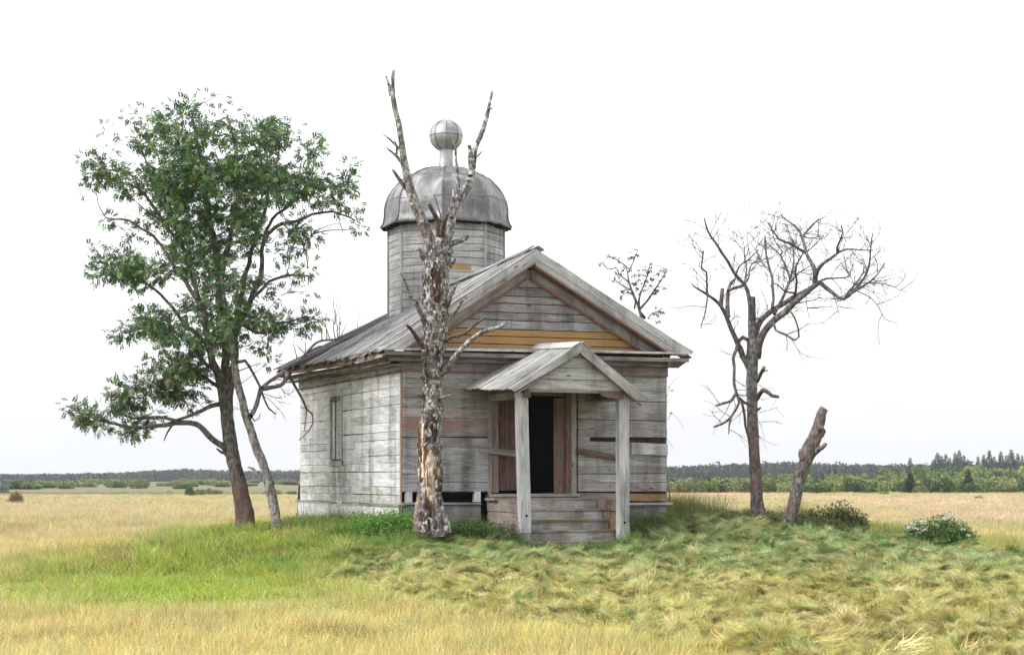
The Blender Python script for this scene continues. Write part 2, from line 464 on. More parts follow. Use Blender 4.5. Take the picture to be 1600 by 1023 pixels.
# rakes: front fascias, second boards, red edges
for sgn in (-1, 1):
    A = Vector((ua, 0, za)); E = Vector((ul, 0, zlft)) if sgn < 0 else Vector((ur, 0, zr))
    d = E-A; V = Vector((0, 0, 1))
    fh = .21 if sgn < 0 else .27
    m = MB()
    def rb(vv, top, h, t, c, s0=0., s1=1., seg=5):
        q0 = A+d*s0-V*top
        def cut(drop):                         # the board dies on the cornice
            s_ = min(s1, (A.z-top-drop-zc-.002)/(A.z-E.z)); return A+d*s_-V*(top+drop)
        p1, p2 = cut(0), cut(h)
        m.prism([tuple((q0.x, vv, q0.z)), (p1.x, vv, p1.z), (p2.x, vv, p2.z), (q0.x, vv, q0.z-h)], (0, t, 0), c)
    rb(VF-.012, .0, fh*.55, .03, (.66, .05, 0, .05), 0, .985)
    rb(VF-.004, fh*.55, fh*.45, .03, (.58, .1, 0, .05), 0, .97)
    rb(VF+.0, fh, .034, .04, (.3, 2.4, 0, 0), 0, .955)
    # soffit
    a = A-V*(.10); b = A+d-V*(.10)
    m.prism([(a.x, VF+.03, a.z), (b.x, VF+.03, b.z), (b.x, -.04, b.z), (a.x, -.04, a.z)], (0, 0, .025), (.55, .2, 0, 0))
    rb(-.10, .11, .36, .06, (.58, .15, 0, 0), .02, .90)
    rb(-.125, .24, .04, .03, (.3, 2.4, 0, 0), .02, .9)
    rb(-.125, .45, .045, .03, (.3, 2.4, 0, 0), .02, .88)
    m.build('bargeboard', M_WOOD, chapel)
# horizontal cornice
m = MB()
L = ur-ul-.02
m.plank((ul+.01, VF-.04, zc-.035), (L, 0, (zr-zlft)*.6), (0, .45, .05), (0, 0, .035), (.74, .12, 0, 0), 6, .006)
m.plank((ul+.06, VF+.02, zc-.11), (L-.1, 0, 0), (0, .03, 0), (0, 0, .07), (.38, .3, 0, 0), 6, .004)
m.plank((ul+.08, VF+.055, zc-.1), (L-.14, 0, 0), (0, .4, -.1), (0, .004, .02), (.25, .3, 0, 0), 6, .003)
m.prism([(BW-.15, VF+.06, zc-.05), (ur-.06, VF+.06, zc-.05), (BW+.05, VF+.06, zc-.2), (BW-.15, VF+.06, zc-.2)], (0, .03, 0), (.2, .5, 0, 0))
m.plank((BW+.03, VF+.1, zc-.2), (ur-BW-.1, 0, .14), (0, 5.5, 0), (-.01, 0, .02), (.2, .4, 0, 0), 6, .003)
m.plank((ul+.2, -.24, zc-.20), (L-.4, 0, 0), (0, .05, 0), (0, 0, .085), (.4, .5, 0, 0), 6, .004)
m.plank((ul+.2, -.19, zc-.205), (L-.4, 0, 0), (0, .14, 0), (0, 0, .02), (.25, .5, 0, 0), 6, .004)
m.build('cornice', M_WOOD, chapel)
m = MB()
m.plank((-.04, -.062, 3.70), (BW+.06, 0, 0), (0, 0, .16), (0, .03, 0), (.42, .35, 0, 0), 6, .003)
m.plank((-.04, -.075, 3.675), (BW+.06, 0, 0), (0, 0, .028), (0, .045, 0), (.3, 2.2, 0, 0), 6, .003)
m.plank((-.04, -.08, 3.86), (BW+.06, 0, 0), (0, 0, .022), (0, .045, 0), (.3, .9, 0, 0), 6, .003)
m.build('frieze_board', M_WOOD, chapel)

# ---- doorway ------------------------------------------------------
def fplank(m, px0, py0, px1, py1, v, t, c, seg=1, warp=0., vert=True):
    u0, z0 = F(px0, py1, v); u1, _ = F(px1, py1, v); _, z1 = F(px0, py0, v)
    if vert: m.plank((u0, v, z0), (0, 0, z1-z0), (u1-u0, 0, 0), (0, t, 0), c, seg, warp)
    else: m.plank((u0, v, z0), (u1-u0, 0, 0), (0, 0, z1-z0), (0, t, 0), c, seg, warp)
m = MB()
fplank(m, 763.5, 606, 769, 771, -.06, .07, (.42, .15, 0, .05), 3, .003)
fplank(m, 769.3, 608, 779, 769, -.035, .1, (.38, .8, 0, 0), 3, .003)
fplank(m, 885, 606, 892.5, 771, -.035, .1, (.3, 1, 0, 0), 3, .003)
fplank(m, 892.8, 604, 901, 771, -.06, .07, (.55, .3, 0, .05), 3, .003)
fplank(m, 779.3, 606, 884.7, 617, -.03, .1, (.25, .7, 0, 0), 1, .0, False)
m.plank((uD0-.02, -.09, zSill-.07), (uD1-uD0+.04, 0, 0), (0, .26, 0), (0, 0, .06), (.55, .2, 0, .1), 2, .003)
m.build('door_frame', M_WOOD, chapel)
m = MB()
xs = [780, 789, 797, 805, 816]
for i in range(4): fplank(m, xs[i], 619, xs[i+1]-.4, 766, .12, .035, (R(-.1, .12), R(.5, .8), 0, 0), 3, .004)
m.build('door', M_WOOD, chapel)
m = MB()   # right leaf folded inwards, seen edge on
ux = F(868, 700, .15)[0]; uy = F(885, 700, .05)[0]
for i in range(3):
    a = uy+(ux-uy)*i/3; 
    m.plank((a, .07+.5*i/3*.3, zSill), (0, 0, zD1-zSill-.1), ((ux-uy)/3, .05, 0), (0, .035, 0), (R(.3, .45), R(.75, 1), 0, 0), 3, .004)
m.build('door', M_WOOD, chapel)
def bar(name, p0, p1, h, v, t, c, n=3, warp=.006):
    u0, z0 = F(p0[0], p0[1], v); u1, z1 = F(p1[0], p1[1], v); mm = MB()
    mm.plank((u0, v, z0-h/2), (u1-u0, 0, z1-z0), (0, 0, h), (0, t, 0), c, n, warp); return mm.build(name, M_WOOD, chapel)
bar('door_bar', (750.5, 702), (813, 709), .11, -.13, .05, (.3, .15, 0, .1))
bar('door_bar', (902, 703), (968, 716), .1, -.13, .045, (.05, .6, 0, 0))
bar('loose_board', (987, 700), (1043.5, 702), .22, -.1, .035, (.74, .1, 0, 0))
bar('loose_board', (903, 698), (1000, 700), .22, -.06, .025, (.52, .2, 0, 0))

# ---- porch --------------------------------------------------------
VP = -2.0
pa_u, pa_z = F(907, 538, VP); pl_u, pl_z = F(796, 610, VP); pr_u, pr_z = F(1008, 624.5, VP)
wb_u, wb_z = F(724, 608, -.05); wa_u, wa_z = F(843, 536, -.05)
print('porch apex', pa_u, pa_z, 'L', pl_u, pl_z, 'R', pr_u, pr_z, 'wall L', wb_u, wb_z, 'wall apex', wa_u, wa_z)
A0 = Vector((pa_u, VP, pa_z)); A1 = Vector((pa_u-.03, -.03, min(pa_z+.1, wa_z)))
L0 = Vector((pl_u, VP, pl_z)); L1 = Vector((wb_u, -.03, wb_z))
R0 = Vector((pr_u, VP, pr_z)); R1 = Vector((pr_u, -.03, pr_z+.03))
for s_, (E0, E1) in enumerate(((L0, L1), (R0, R1))):
    m = MB(); n = 11
    for i in range(n):
        t0, t1 = i/n, (i+1)/n
        a = A0.lerp(A1, t0); b = E0.lerp(E1, t0); a2 = A0.lerp(A1, t1)
        d = (b-a); dn = d.normalized(); nrm = dn.cross(Vector((0, 1, 0))); nrm = -nrm if nrm.z < 0 else nrm
        m.plank(a+nrm*(.003*(i % 2)+R(0, .004)), d+dn*R(-.035, .03), (a2-a)*.992, nrm*.022, (R(.4, .62), R(0, .05), R(0, .04), .15), 4, .005)
    for i in range(3):
        f = .2+.35*i; a = A0.lerp(E0, f); b = A1.lerp(E1, f)
        m.plank(a-Vector((0, 0, .06)), b-a, (.05, 0, 0), (0, 0, .05), (.2, .4, 0, 0))
    pr = m.build('porch_roof', M_PALE, chapel)
    m = MB(); V = Vector((0, 0, 1)); d = E0-A0; 
    hh = .17 if s_ == 0 else .2
    a = A0+V*.03; b = E0+V*.03
    m.prism([(a.x, VP-.045, a.z), (b.x, VP-.045, b.z), (b.x-(.08 if s_ else -.08), VP-.045, b.z-.03 if s_ else b.z-.05), (a.x, VP-.045, a.z-hh)], (0, .035, 0), (.6, .05, 0, .03)) if s_ == 0 else \
    m.prism([(a.x, VP-.045, a.z), (b.x+.08, VP-.045, b.z-.035), (b.x-.2, VP-.045, b.z-.035), (a.x, VP-.045, a.z-hh)], (0, .035, 0), (.55, .1, 0, .05))
    m.plank((a.x, VP-.03, a.z-hh-.005), (d.x*.93, 0, d.z*.93), (0, 0, .03), (0, .05, 0), (.25, 2.4 if s_ else .3, 0, 0))
    m.build('bargeboard', M_WOOD, pr)
m = MB()
for sgn, E in ((-1, L0), (1, R0)):
    e = (E-A0).normalized(); nrm = e.cross(Vector((0, 1, 0))); nrm = -nrm if nrm.z < 0 else nrm
    m.plank(A0+nrm*.04-e*.005+Vector((0, -.06, 0)), A1-A0+Vector((0, .04, 0)), e*(.2 if sgn < 0 else .15), nrm*.02, (.72, 0, 0, .03), 3, .006)
m.build('porch_ridge_cap', M_PALE, chapel)
# porch gable boards
m = MB()
zbm = F(880, 609, VP+.1)[1]; z = zbm; zt = pa_z-.12
hs = [.19, .2, .19, .2]
for k, h in enumerate(hs):
    if z+.03 > zt: break
    h = min(h, zt-z)
    def lm(zq, s):
        t = (pa_z-.04-zq)/(pa_z-(pl_z if s < 0 else pr_z)); t = max(0, min(t, 1)); return pa_u+((pl_u if s < 0 else pr_u)-pa_u)*t
    m.prism([(lm(z, -1)+.06, VP+.1, z), (lm(z, 1)-.05, VP+.1, z), (lm(z+h, 1)-.02, VP+.1, z+h-.01), (lm(z+h, -1)+.02, VP+.1, z+h-.01)], (0, .03, 0), (R(.55, .66), .08, 0, 0))
    z += h
# lower ragged plank on the right
u0 = F(932, 612, VP+.09)[0]; u1 = F(975, 612, VP+.09)[0]
m.prism([(u0, VP+.09, zbm-.005), (u1, VP+.09, zbm-.005), (u1, VP+.09, zbm-.13), (u0+.22, VP+.09, zbm-.13), (u0+.1, VP+.09, zbm-.08)], (0, .025, 0), (.12, .6, 0, 0))
m.plank((F(826, 610, VP+.12)[0], VP+.1, zbm-.045), (u1-F(826, 610, VP+.12)[0], 0, 0), (0, 0, .04), (0, .1, 0), (.45, .25, 0, 0), 3, .004)
m.build('porch_gable', M_WOOD, chapel)
# side beams of the porch
for px in (818, 978):
    u = F(px, 620, -1.7)[0]; m = MB()
    m.plank((u-.06, -1.9, F(px, 617, -1.7)[1]-.05), (0, 1.86, 0), (.12, 0, 0), (0, 0, .12), (.3, .4, 0, 0), 2)
    m.build('porch_beam', M_WOOD, chapel)
# posts
for (pt, pb, yb) in ((817, 822.5, 832), (975.5, 976, 842)):
    vp_ = -1.84
    ut, zt_ = F(pt, 613, vp_); ub, zb_ = F(pb, yb, vp_); m = MB()
    dl = Vector((ut-ub, 0, zt_-zb_))
    m.plank((ub-.095, vp_, zb_), dl, (.19, 0, 0), (0, .17, 0), (.6, .04, 0, 0), 4, .004)
    m.plank((ub-.088, vp_+.01, zb_-.3), (-.0, 0, .297), (.17, 0, 0), (0, .15, 0), (.4, .35, 0, .2), 2, .006)
    pst = m.build('porch_post', M_PALE, chapel)
    m = MB(); c = Vector((ub, vp_-.004, zb_+.3)); k = 10
    m.quad([c+Vector((.022*math.cos(-2*PI*i/k), 0, .022*math.sin(-2*PI*i/k))) for i in range(k)][::-1], None, (0.0, 0, 0, 0))
    m.quad([c+Vector((.022*math.cos(2*PI*i/k), -.006, .022*math.sin(2*PI*i/k))) for i in range(k)][::-1], None, (0.0, 0, 0, 0))
    m.build('bolt', M_DARK, pst)
# steps
uS0 = F(826, 800, -1.7)[0]; uS1 = F(972, 800, -1.75)[0]-.015
zf = zSill-.08; ys = [778, 800, 820, 838, 852]
m = MB()
m.plank((uD0-.12, -.62, zf-.05), (uD1-uD0+.26, 0, 0), (0, .52, 0), (0, 0, .045), (.5, .25, .1, .5), 2, .004)
m.build('porch_floor', M_WOOD, chapel)
nst = 5; rise = .185; run = .27
for k in range(nst):
    vt_ = -.62-run*k; zt_ = zf-rise*k-.05
    m = MB()
    m.plank((uS0-.1, vt_-.02, zt_-.0-rise), (uS1-uS0+.1, 0, 0), (0, 0, rise-.004), (0, .03, 0), (R(.5, .68), R(0, .25), 0, .35), 3, .006)
    m.plank((uS0-.12, vt_-run-.05 if k < nst-1 else vt_-.05, zt_-rise), (uS1-uS0+.13, 0, 0), (0, run+.02 if k < nst-1 else .1, 0), (0, 0, .035), (R(.4, .6), R(.3, .7), .1, .9), 3, .005) if k < nst-1 else None
    m.build('step', M_WOOD, chapel)
# side panels of the stair
uL_ = F(820, 800, -1.75)[0]-.08
m = MB(); 
zz = zSill-.1
for k in range(5):
    h = R(.2, .25)
    m.plank((uL_, -1.72, zz-h), (0, 1.68, 0), (0, 0, h-.012), (.04, 0, 0), (R(.3, .45), R(.3, .6), R(0, .1), .3), 3, .006); zz -= h
m.build('stair_side_panel', M_WOOD, chapel)
uR_ = F(972, 800, -1.75)[0]
m = MB(); zz = zSill-.1
for k in range(5):
    h = R(.2, .25)
    m.plank((uR_, -1.72, zz-h), (0, 1.68, 0), (0, 0, h-.012), (.04, 0, 0), (R(.2, .35), R(.6, 1), R(0, .2), .3), 3, .006); zz -= h
m.build('stair_side_panel', M_WOOD, chapel)

# ---- drum and dome -------------------------------------------------
DC = Vector((2.62, 5.32, 0)); sc = 39.06/FPX
# centre the drum on the sight line px=697
r_ = (697-800)/FPX; vd = (XC+CU*DC.x-r_*(ZC+SU*DC.x))/(SU+r_*CU); DC.y = vd; Yd = ZC+SU*DC.x+CU*vd; sc = Yd/FPX
zy = lambda py: CAMZ+(HY-py)*sc
AP = 82.8*sc
def ring(ap, z): return [Vector((DC.x+ap/math.cos(PI/8)*math.cos(PI/8+PI/4*k), DC.y+ap/math.cos(PI/8)*math.sin(PI/8+PI/4*k), z)) for k in range(8)]
m = MB(); z = zy(520); zt_ = zy(351)
while z < zt_-.02:
    h = min(R(.13, .17), zt_-z); a = ring(AP-.02, z+.003); b = ring(AP, z)
    for k in range(8):
        p, q = b[k], b[(k+1) % 8]; ii = a[k]
        nrm = ((p+q)/2-DC); nrm.z = 0; nrm.normalize()
        orange = False
        m.plank(p-nrm*.025+Vector((0, 0, .002)), (q-p)*.998, (0, 0, h-R(.008, .014)), nrm*(.025+R(0, .006)), (R(.5, .64), .3 if orange else 0, 1 if orange else 0, 0.02), 2, .003)
    z += h
for k in range(8):
    p = ring(AP+.012, zy(520))[k]
    m.plank(p-Vector((.02, .02, 0)), (0, 0, zt_-zy(520)-.002), (.04, 0, 0), (0, .04, 0), (.5, 0, 0, 0), 4, .003)
for k in range(2):                            # a short unpainted orange board on the front right facet
    p, q = ring(AP+.006, zy(431)+k*.075)[5], ring(AP+.006, zy(431)+k*.075)[6]
    m.plank(p.lerp(q, .18), (q-p)*.5, (0, 0, .07), ((p+q)/2-DC).normalized()*.012*Vector((1, 1, 0)), (.5, .5, .8, 0), 2, .003)
drum = m.build('drum', M_PALE, chapel)
m = MB()
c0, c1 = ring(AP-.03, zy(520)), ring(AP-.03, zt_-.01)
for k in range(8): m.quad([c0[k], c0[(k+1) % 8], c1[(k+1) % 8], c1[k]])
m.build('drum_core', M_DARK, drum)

N = NT('old_sheet_metal')
ob = N.n('TexCoord').outputs['Object']
n1 = N.noise(ob, 2.2, 6, .68, .4); n2 = N.noise(N.mapping(ob, (5, 5, 1.2)), 1.0, 5, .6)
cc = N.ramp(N.math('ADD', N.math('MULTIPLY', n1, .6), N.math('MULTIPLY', n2, .4)), [(.36, (.07, .07, .074)), (.5, (.155, .155, .16)), (.64, (.34, .34, .345))])
rs = N.noise(ob, 6, 4, .6)
cc = N.mix(N.ramp(rs, [(.64, 0), (.76, .5)]), cc, (.2, .12, .06, 1))
rg = N.ramp(n2, [(.3, .42), (.7, .62)])
M_METAL = N.finish(cc, rg, N.noise(ob, 4.0, 4), .6, .03, .5, .4)
N = NT('dull_ball_metal'); ob = N.n('TexCoord').outputs['Object']
n1 = N.noise(ob, 5, 5, .6)
M_BALL = N.finish(N.ramp(n1, [(.3, (.22, .22, .24)), (.65, (.42, .42, .44))]), .4, n1, .1, .01, .5, .6)
def facet_shell(name, prof, mat, parent, seams=True):
    """octagonal shell from a profile of (apothem, z); crisp vertical edges, rounded along the profile"""
    vs, fs = [], []
    n = len(prof)
    for k in range(8):
        for i, (ap, z) in enumerate(prof):
            r8 = ring(ap, z); p, q = r8[k], r8[(k+1) % 8]
            for j in range(4):
                t = j/3; c = p.lerp(q, t); bulge = 1+.018*math.sin(PI*t)+(.016*mnoise.noise(c*2.5+Vector((0, 0, z)))*math.sin(PI*t))
                vs.append((DC.x+(c.x-DC.x)*bulge, DC.y+(c.y-DC.y)*bulge, z))
    for k in range(8):
        o = k*n*4
        for i in range(n-1):
            for j in range(3):
                a = o+i*4+j; fs.append((a, a+1, a+5, a+4))
    ob_ = npmesh(name, vs, fs, mat, smooth=True, parent=parent)
    return ob_
hw = lambda p: p*sc/1.082
prof = [(hw(88), zy(350)), (hw(101), zy(357.5)), (hw(102.5), zy(356.5)), (hw(98), zy(350)), (hw(96), zy(340)), (hw(96), zy(329)), (hw(94), zy(318)), (hw(89), zy(306)), (hw(81), zy(294)), (hw(70), zy(283)), (hw(57), zy(274.5)), (hw(42), zy(268)), (hw(26), zy(264)), (hw(12), zy(262)), (hw(9), zy(261))]
dome = facet_shell('dome', prof, M_METAL, chapel)
# standing seams on the eight edges and one horizontal lap per facet
for k in range(8):
    m = MB()
    for i in range(2, len(prof)-1):
        p, q = ring(*prof[i])[k], ring(*prof[i+1])[k]
        nrm = (p-DC); nrm.z = 0; nrm.normalize(); tg = Vector((-nrm.y, nrm.x, 0))
        m.plank(p-tg*.012-nrm*.005, (q-p)*1.02, tg*.024, nrm*.03+Vector((0, 0, .012)), (.5, 0, 0, 0))
    m.build('rib', M_METAL, dome)
for (i, fr) in ((6, .5), (9, .3)):
    m = MB()
    ap, z = prof[i]; 
    for k in range(8):
        p, q = ring(ap+.012, z)[k], ring(ap+.012, z)[(k+1) % 8]
        m.plank(p+(q-p)*.02+Vector((0, 0, R(-.03, .03))), (q-p)*.96, (0, 0, .012), ((p+q)/2-DC).normalized()*.006, (.4, 0, 0, 0))
    m.build('lap_seam', M_METAL, dome)
# hanging shingle under the dome skirt
m = MB()
for k in range(8):
    p, q = ring(hw(88), zy(353))[k], ring(hw(88), zy(353))[(k+1) % 8]
    nrm = ((p+q)/2-DC); nrm.z = 0; nrm.normalize()
    nn = 9
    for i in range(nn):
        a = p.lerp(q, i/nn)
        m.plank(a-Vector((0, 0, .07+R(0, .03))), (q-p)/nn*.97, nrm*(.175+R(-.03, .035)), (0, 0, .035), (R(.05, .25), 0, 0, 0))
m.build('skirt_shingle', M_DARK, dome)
def lathe(name, prof, c, mat, parent, n=32, smooth=True):
    vs, fs = [], []
    for (r, z) in prof:
        for k in range(n): vs.append((c.x+r*math.cos(2*PI*k/n), c.y+r*math.sin(2*PI*k/n), z))
    for i in range(len(prof)-1):
        for k in range(n):
            a = i*n+k; b = i*n+(k+1) % n; fs.append((a, b, b+n, a+n))
    return npmesh(name, vs, fs, mat, smooth=smooth, parent=parent)
neck = lathe('neck', [(hw(14), zy(264)), (.165, zy(262)), (.158, zy(258)), (.148, zy(250)), (.146, zy(236)), (.16, zy(233)), (.165, zy(231)), (.05, zy(229))], DC, M_BALL, dome)
rb_ = 25.4*sc; zc_ = zy(212.5)
ball = lathe('ball_finial', [(max(.002, rb_*math.sin(PI*i/20)), zc_-rb_*.97*math.cos(PI*i/20)) for i in range(21)], DC, M_BALL, dome)
m = MB()
for k in range(8):
    th = PI/8+PI/4*k+.1
    for i in range(1, 19):
        a0, a1 = PI*i/20, PI*(i+1)/20
        f = lambda a: Vector((DC.x+rb_*1.0*math.sin(a)*math.cos(th), DC.y+rb_*1.0*math.sin(a)*math.sin(th), zc_-rb_*.97*math.cos(a)))
        tg = Vector((-math.sin(th), math.cos(th), 0)); nr = f(a0)-Vector((DC.x, DC.y, zc_)); nr.normalize()
        m.plank(f(a0)-tg*.006, f(a1)-f(a0), tg*.012, nr*.012, (.5, 0, 0, 0))
for k in range(32):
    th = 2*PI*k/32; th2 = 2*PI*(k+1)/32; r2 = rb_*1.004
    p = Vector((DC.x+r2*math.cos(th), DC.y+r2*math.sin(th), zc_-.01)); q = Vector((DC.x+r2*math.cos(th2), DC.y+r2*math.sin(th2), zc_-.01))
    m.plank(p, q-p, (0, 0, .014), (p-Vector((DC.x, DC.y, p.z))).normalized()*.008, (.5, 0, 0, 0))
m.build('seam', M_METAL, ball)
# leaning old plank at the far left corner
c0 = W(467, 805, 40.6); 
m = MB()
m.plank((-.08, 0, -.25), (.07, .0, .95), (.14, .03, 0), (0, .06, 0), (.12, .35, 0, .2), 3, .02)
po = m.build('leaning_plank', M_WOOD); po.location = c0
tag(po, 'dark rotten plank leaning at the back corner of the chapel', 'plank')
# ================================================================== GROUND
ctl = []
for px, py, Y, g in [(895,860,31.4,.16),(820,858,31.3,.17),(975,857,31.6,.16),(895,871,30.6,.14),(1040,836,33.3,.08),(1100,819,34.5,.05),(1187,813,35.5,.12),(1240,823,35,.12),
    (1340,836,35,.05),(1470,852,34,.1),(1600,870,33,.05),(678,830,31.6,.08),(640,818,33,.15),(560,814,34,.15),(470,808,38,.2),(430,822,35.5,.1),(375,816,36,.1),
    (250,824,38,.2),(120,844,38,.25),(800,905,27.5,.05),(650,905,28,.05),(1000,905,27.8,.05),(1200,905,28,.05),(1400,910,27.5,.05),(300,900,29.5,.1),(500,890,29,.1),
    (500,950,24.2,.0),(900,950,24.2,.0),(1300,955,24,.0)]:
    p = W(px, py, Y); ctl.append((p.x, p.y, p.z-g))
for x, y in [(-16,44),(-15,36),(-14,28),(-10,22),(0,19),(10,19),(15,26),(17,34),(17,44),(-10,58),(0,60),(10,58),(-6,17),(6,17),(20,55),(-20,55)]: ctl.append((x, y, 0.))
ctl += [(-1, 38, .9), (-1, 41, .85), (3, 42, .75), (-4, 44, .6), (2, 47, .45), (-1.5, 34.5, .84), (.6, 32.6, .52), (1.4, 33.0, .52)]
ctl = np.array(ctl); nC = len(ctl)
def tps(r2): return .5*r2*np.log(r2+1e-9)
D2 = ((ctl[:, None, :2]-ctl[None, :, :2])**2).sum(-1)
Am = np.zeros((nC+3, nC+3)); Am[:nC, :nC] = tps(D2)+np.eye(nC)*1.5; Am[:nC, nC] = 1; Am[:nC, nC+1:] = ctl[:, :2]; Am[nC:, :nC] = Am[:nC, nC:].T
wts = np.linalg.solve(Am, np.concatenate([ctl[:, 2], [0, 0, 0]]))
def mound(x, y):
    x = np.asarray(x, float); y = np.asarray(y, float); shp = x.shape; x = x.ravel(); y = y.ravel()
    out = np.zeros(len(x))
    rr = ((x-1)/19)**2+((y-38)/24)**2
    idx = np.where(rr < 1)[0]
    for a in range(0, len(idx), 20000):
        i = idx[a:a+20000]
        r2 = (x[i, None]-ctl[None, :, 0])**2+(y[i, None]-ctl[None, :, 1])**2
        z = tps(r2)@wts[:nC]+wts[nC]+wts[nC+1]*x[i]+wts[nC+2]*y[i]
        f = np.clip((1-rr[i])/.35, 0, 1); f = f*f*(3-2*f)
        out[i] = np.maximum(z, 0)*f
    return out.reshape(shp)
def g_at(px, py, z0=None):                   # where the sight line meets the mound
    Y = 15.
    while Y < 400:
        p = W(px, py, Y)
        if p.z <= float(mound(np.array([p.x]), np.array([Y]))[0]): return p.x, Y
        Y += .1
    return W(px, py, 400)[:2]
def poly_w(pts): return np.array([g_at(*p) for p in pts])
def inpoly(x, y, poly):
    c = np.zeros(x.shape, bool); n = len(poly)
    for i in range(n):
        x1, y1 = poly[i]; x2, y2 = poly[(i+1) % n]
        cond = ((y1 > y) != (y2 > y)) & (x < (x2-x1)*(y-y1)/(y2-y1+1e-12)+x1)
        c ^= cond
    return c
P_MOWN = poly_w([(545,880),(600,858),(680,852),(760,858),(850,860),(985,846),(1040,834),(1100,822),(1187,816),(1250,828),(1345,838),(1430,852),(1500,860),(1600,874),(1720,890),(1760,1100),(1450,1100),(1150,1050),(980,1005),(860,980),(760,965),(640,950),(560,938),(520,912)])
P_GREEN = poly_w([(140,890),(220,862),(300,838),(370,820),(470,808),(620,818),(800,838),(850,856),(760,862),(640,860),(590,868),(550,892),(545,938),(450,965),(330,972),(200,970),(60,965),(-40,950),(-40,905),(60,900)])
def soft(x, y, poly, w=.5, k=6):
    a = np.zeros(x.shape)
    wx = (fbm(x, y, .5, 4, 5)-.5)*2.6; wy = (fbm(x, y, .5, 4, 9)-.5)*3.6
    for i in range(k):
        an = 2*math.pi*i/k; a += inpoly(x+w*math.cos(an)+wx, y+w*1.6*math.sin(an)+wy, poly)
    return a/k
def footprint(x, y, m=0.):
    dx, dy = x-XC, y-ZC; u = dx*CU+dy*SU; v = -dx*SU+dy*CU
    return ((u > -m) & (u < BW+m) & (v > -m) & (v < BD+m)) | ((u > uL_-.02) & (u < uR_+.06) & (v > -1.8) & (v < 0))
def lumps(x, y):
    wx = x+.5*fbm(x, y, 1.1, 2, 21); wy = y+.5*fbm(x, y, 1.1, 2, 22)
    a = 1-np.abs(2*fbm(wx, wy*1.3, 1.1, 2, 31)-1); b = 1-np.abs(2*vnoise(wx*3.3+7, wy*4.6, 32)-1); d = 1-np.abs(2*vnoise(wx*7.1+3, wy*8.5, 34)-1)
    return a**4*.17+b**2*.16*(.3+fbm(x, y, .7, 2, 35))+d**2*.07
def ghz(x, y):
    m = soft(x, y, P_MOWN, .35)
    near = np.clip((90-y)/50, 0, 1)
    fp = footprint(x, y, .3)
    return mound(x, y)+(fbm(x, y, .35, 3, 2)-.5)*.12*near+m*(lumps(x, y)-.05)*(~fp)-.05
def mixc(a, b, f): return a+(b-a)*f[..., None]
def gcolor(x, y):
    """vegetation / thatch colour of the ground cover; cut-grass hollows carry painted shade"""
    x = np.asarray(x, float); y = np.asarray(y, float)
    n1 = fbm(x, y, .35, 4, 41); n2 = fbm(x, y, 1.6, 3, 42); n3 = fbm(x, y*1.0, .05, 4, 43)
    straw = np.array([.5, .45, .185]); strawd = np.array([.42, .37, .18]); ygr = np.array([.3, .33, .085])
    beige = np.array([.42, .355, .225]); green = np.array([.115, .25, .025]); gr2 = np.array([.32, .41, .055])
    c = mixc(np.broadcast_to(straw, x.shape+(3,)), strawd, np.clip((n2-.4)*2.5, 0, 1))
    c = mixc(c, ygr, np.clip((n1-.5)*4, 0, .85))
    far = np.clip((y-34)/25, 0, 1)*np.clip(1-0*x, 0, 1)
    fc = mixc(np.broadcast_to(beige, x.shape+(3,)), np.array([.35, .34, .14]), np.clip((fbm(x, y*.45, .09, 4, 44)-.44)*5, 0, .55))
    fc = mixc(fc, np.array([.48, .365, .25]), np.clip((fbm(x, y*.3, .05, 3, 45)-.5)*4, 0, 1)*np.clip((y-70)/60, 0, 1))
    c = mixc(c, fc, far)
    # distant strips: marsh and green hay meadow on the left, scrub on the right
    left = np.clip((-x/np.maximum(y, 1)-.02)/.03, 0, 1)
    strip = np.clip((fbm(x*.15, y, .02, 3, 46)-.42)*7, 0, 1)
    fg = mixc(np.broadcast_to(np.array([.09, .14, .04]), x.shape+(3,)), np.array([.17, .17, .1]), strip)
    c = mixc(c, fg, np.clip((y-(235-60*left))/25, 0, 1))
    g = soft(x, y, P_GREEN, 1.1, 8)
    gc = mixc(np.broadcast_to(green, x.shape+(3,)), gr2, np.clip((n2-.36)*4+(n1-.5)*2, 0, 1))
    gc = mixc(gc, straw*.85, np.clip((fbm(x, y, 2.6, 3, 47)-.5)*4, 0, .65))
    c = mixc(c, gc, g)
    # long green grass behind the mown edge on the right of the mound
    rr = np.exp(-(((x-4.6)/3.2)**2+((y-37.6)/1.8)**2)**1.5)
    c = mixc(c, np.array([.17, .19, .045]), np.clip(rr*1.2, 0, 1))
    r3 = np.exp(-(((x-7.6)/1.6)**2+((y-36)/1.6)**2)**1.5); c = mixc(c, np.array([.16, .26, .04]), np.clip(r3, 0, .9))
    m = soft(x, y, P_MOWN, .35)
    fr = np.clip((y-25.5)/5.5, 0, 1)
    m1 = mixc(np.broadcast_to(np.array([.5, .455, .165]), x.shape+(3,)), np.array([.29, .37, .155]), fr)
    m1 = mixc(m1, np.array([.16, .29, .075]), np.clip((fbm(x, y, .9, 3, 48)-.5)*4, 0, .8)*(.35+.65*fr))
    m1 = mixc(m1, np.array([.5, .42, .2]), np.clip((fbm(x, y*1.6, 1.8, 3, 49)-.52)*5, 0, .8))
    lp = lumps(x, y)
    m1 = mixc(m1, np.array([.1, .07, .03]), np.clip((.06-lp)*30, 0, .9))  # hollows between lumps browned: their shade is painted into the thatch colour
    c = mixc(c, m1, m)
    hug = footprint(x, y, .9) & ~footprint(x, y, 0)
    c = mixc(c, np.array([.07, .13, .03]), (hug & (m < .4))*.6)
    return np.clip(c, .01, 1)
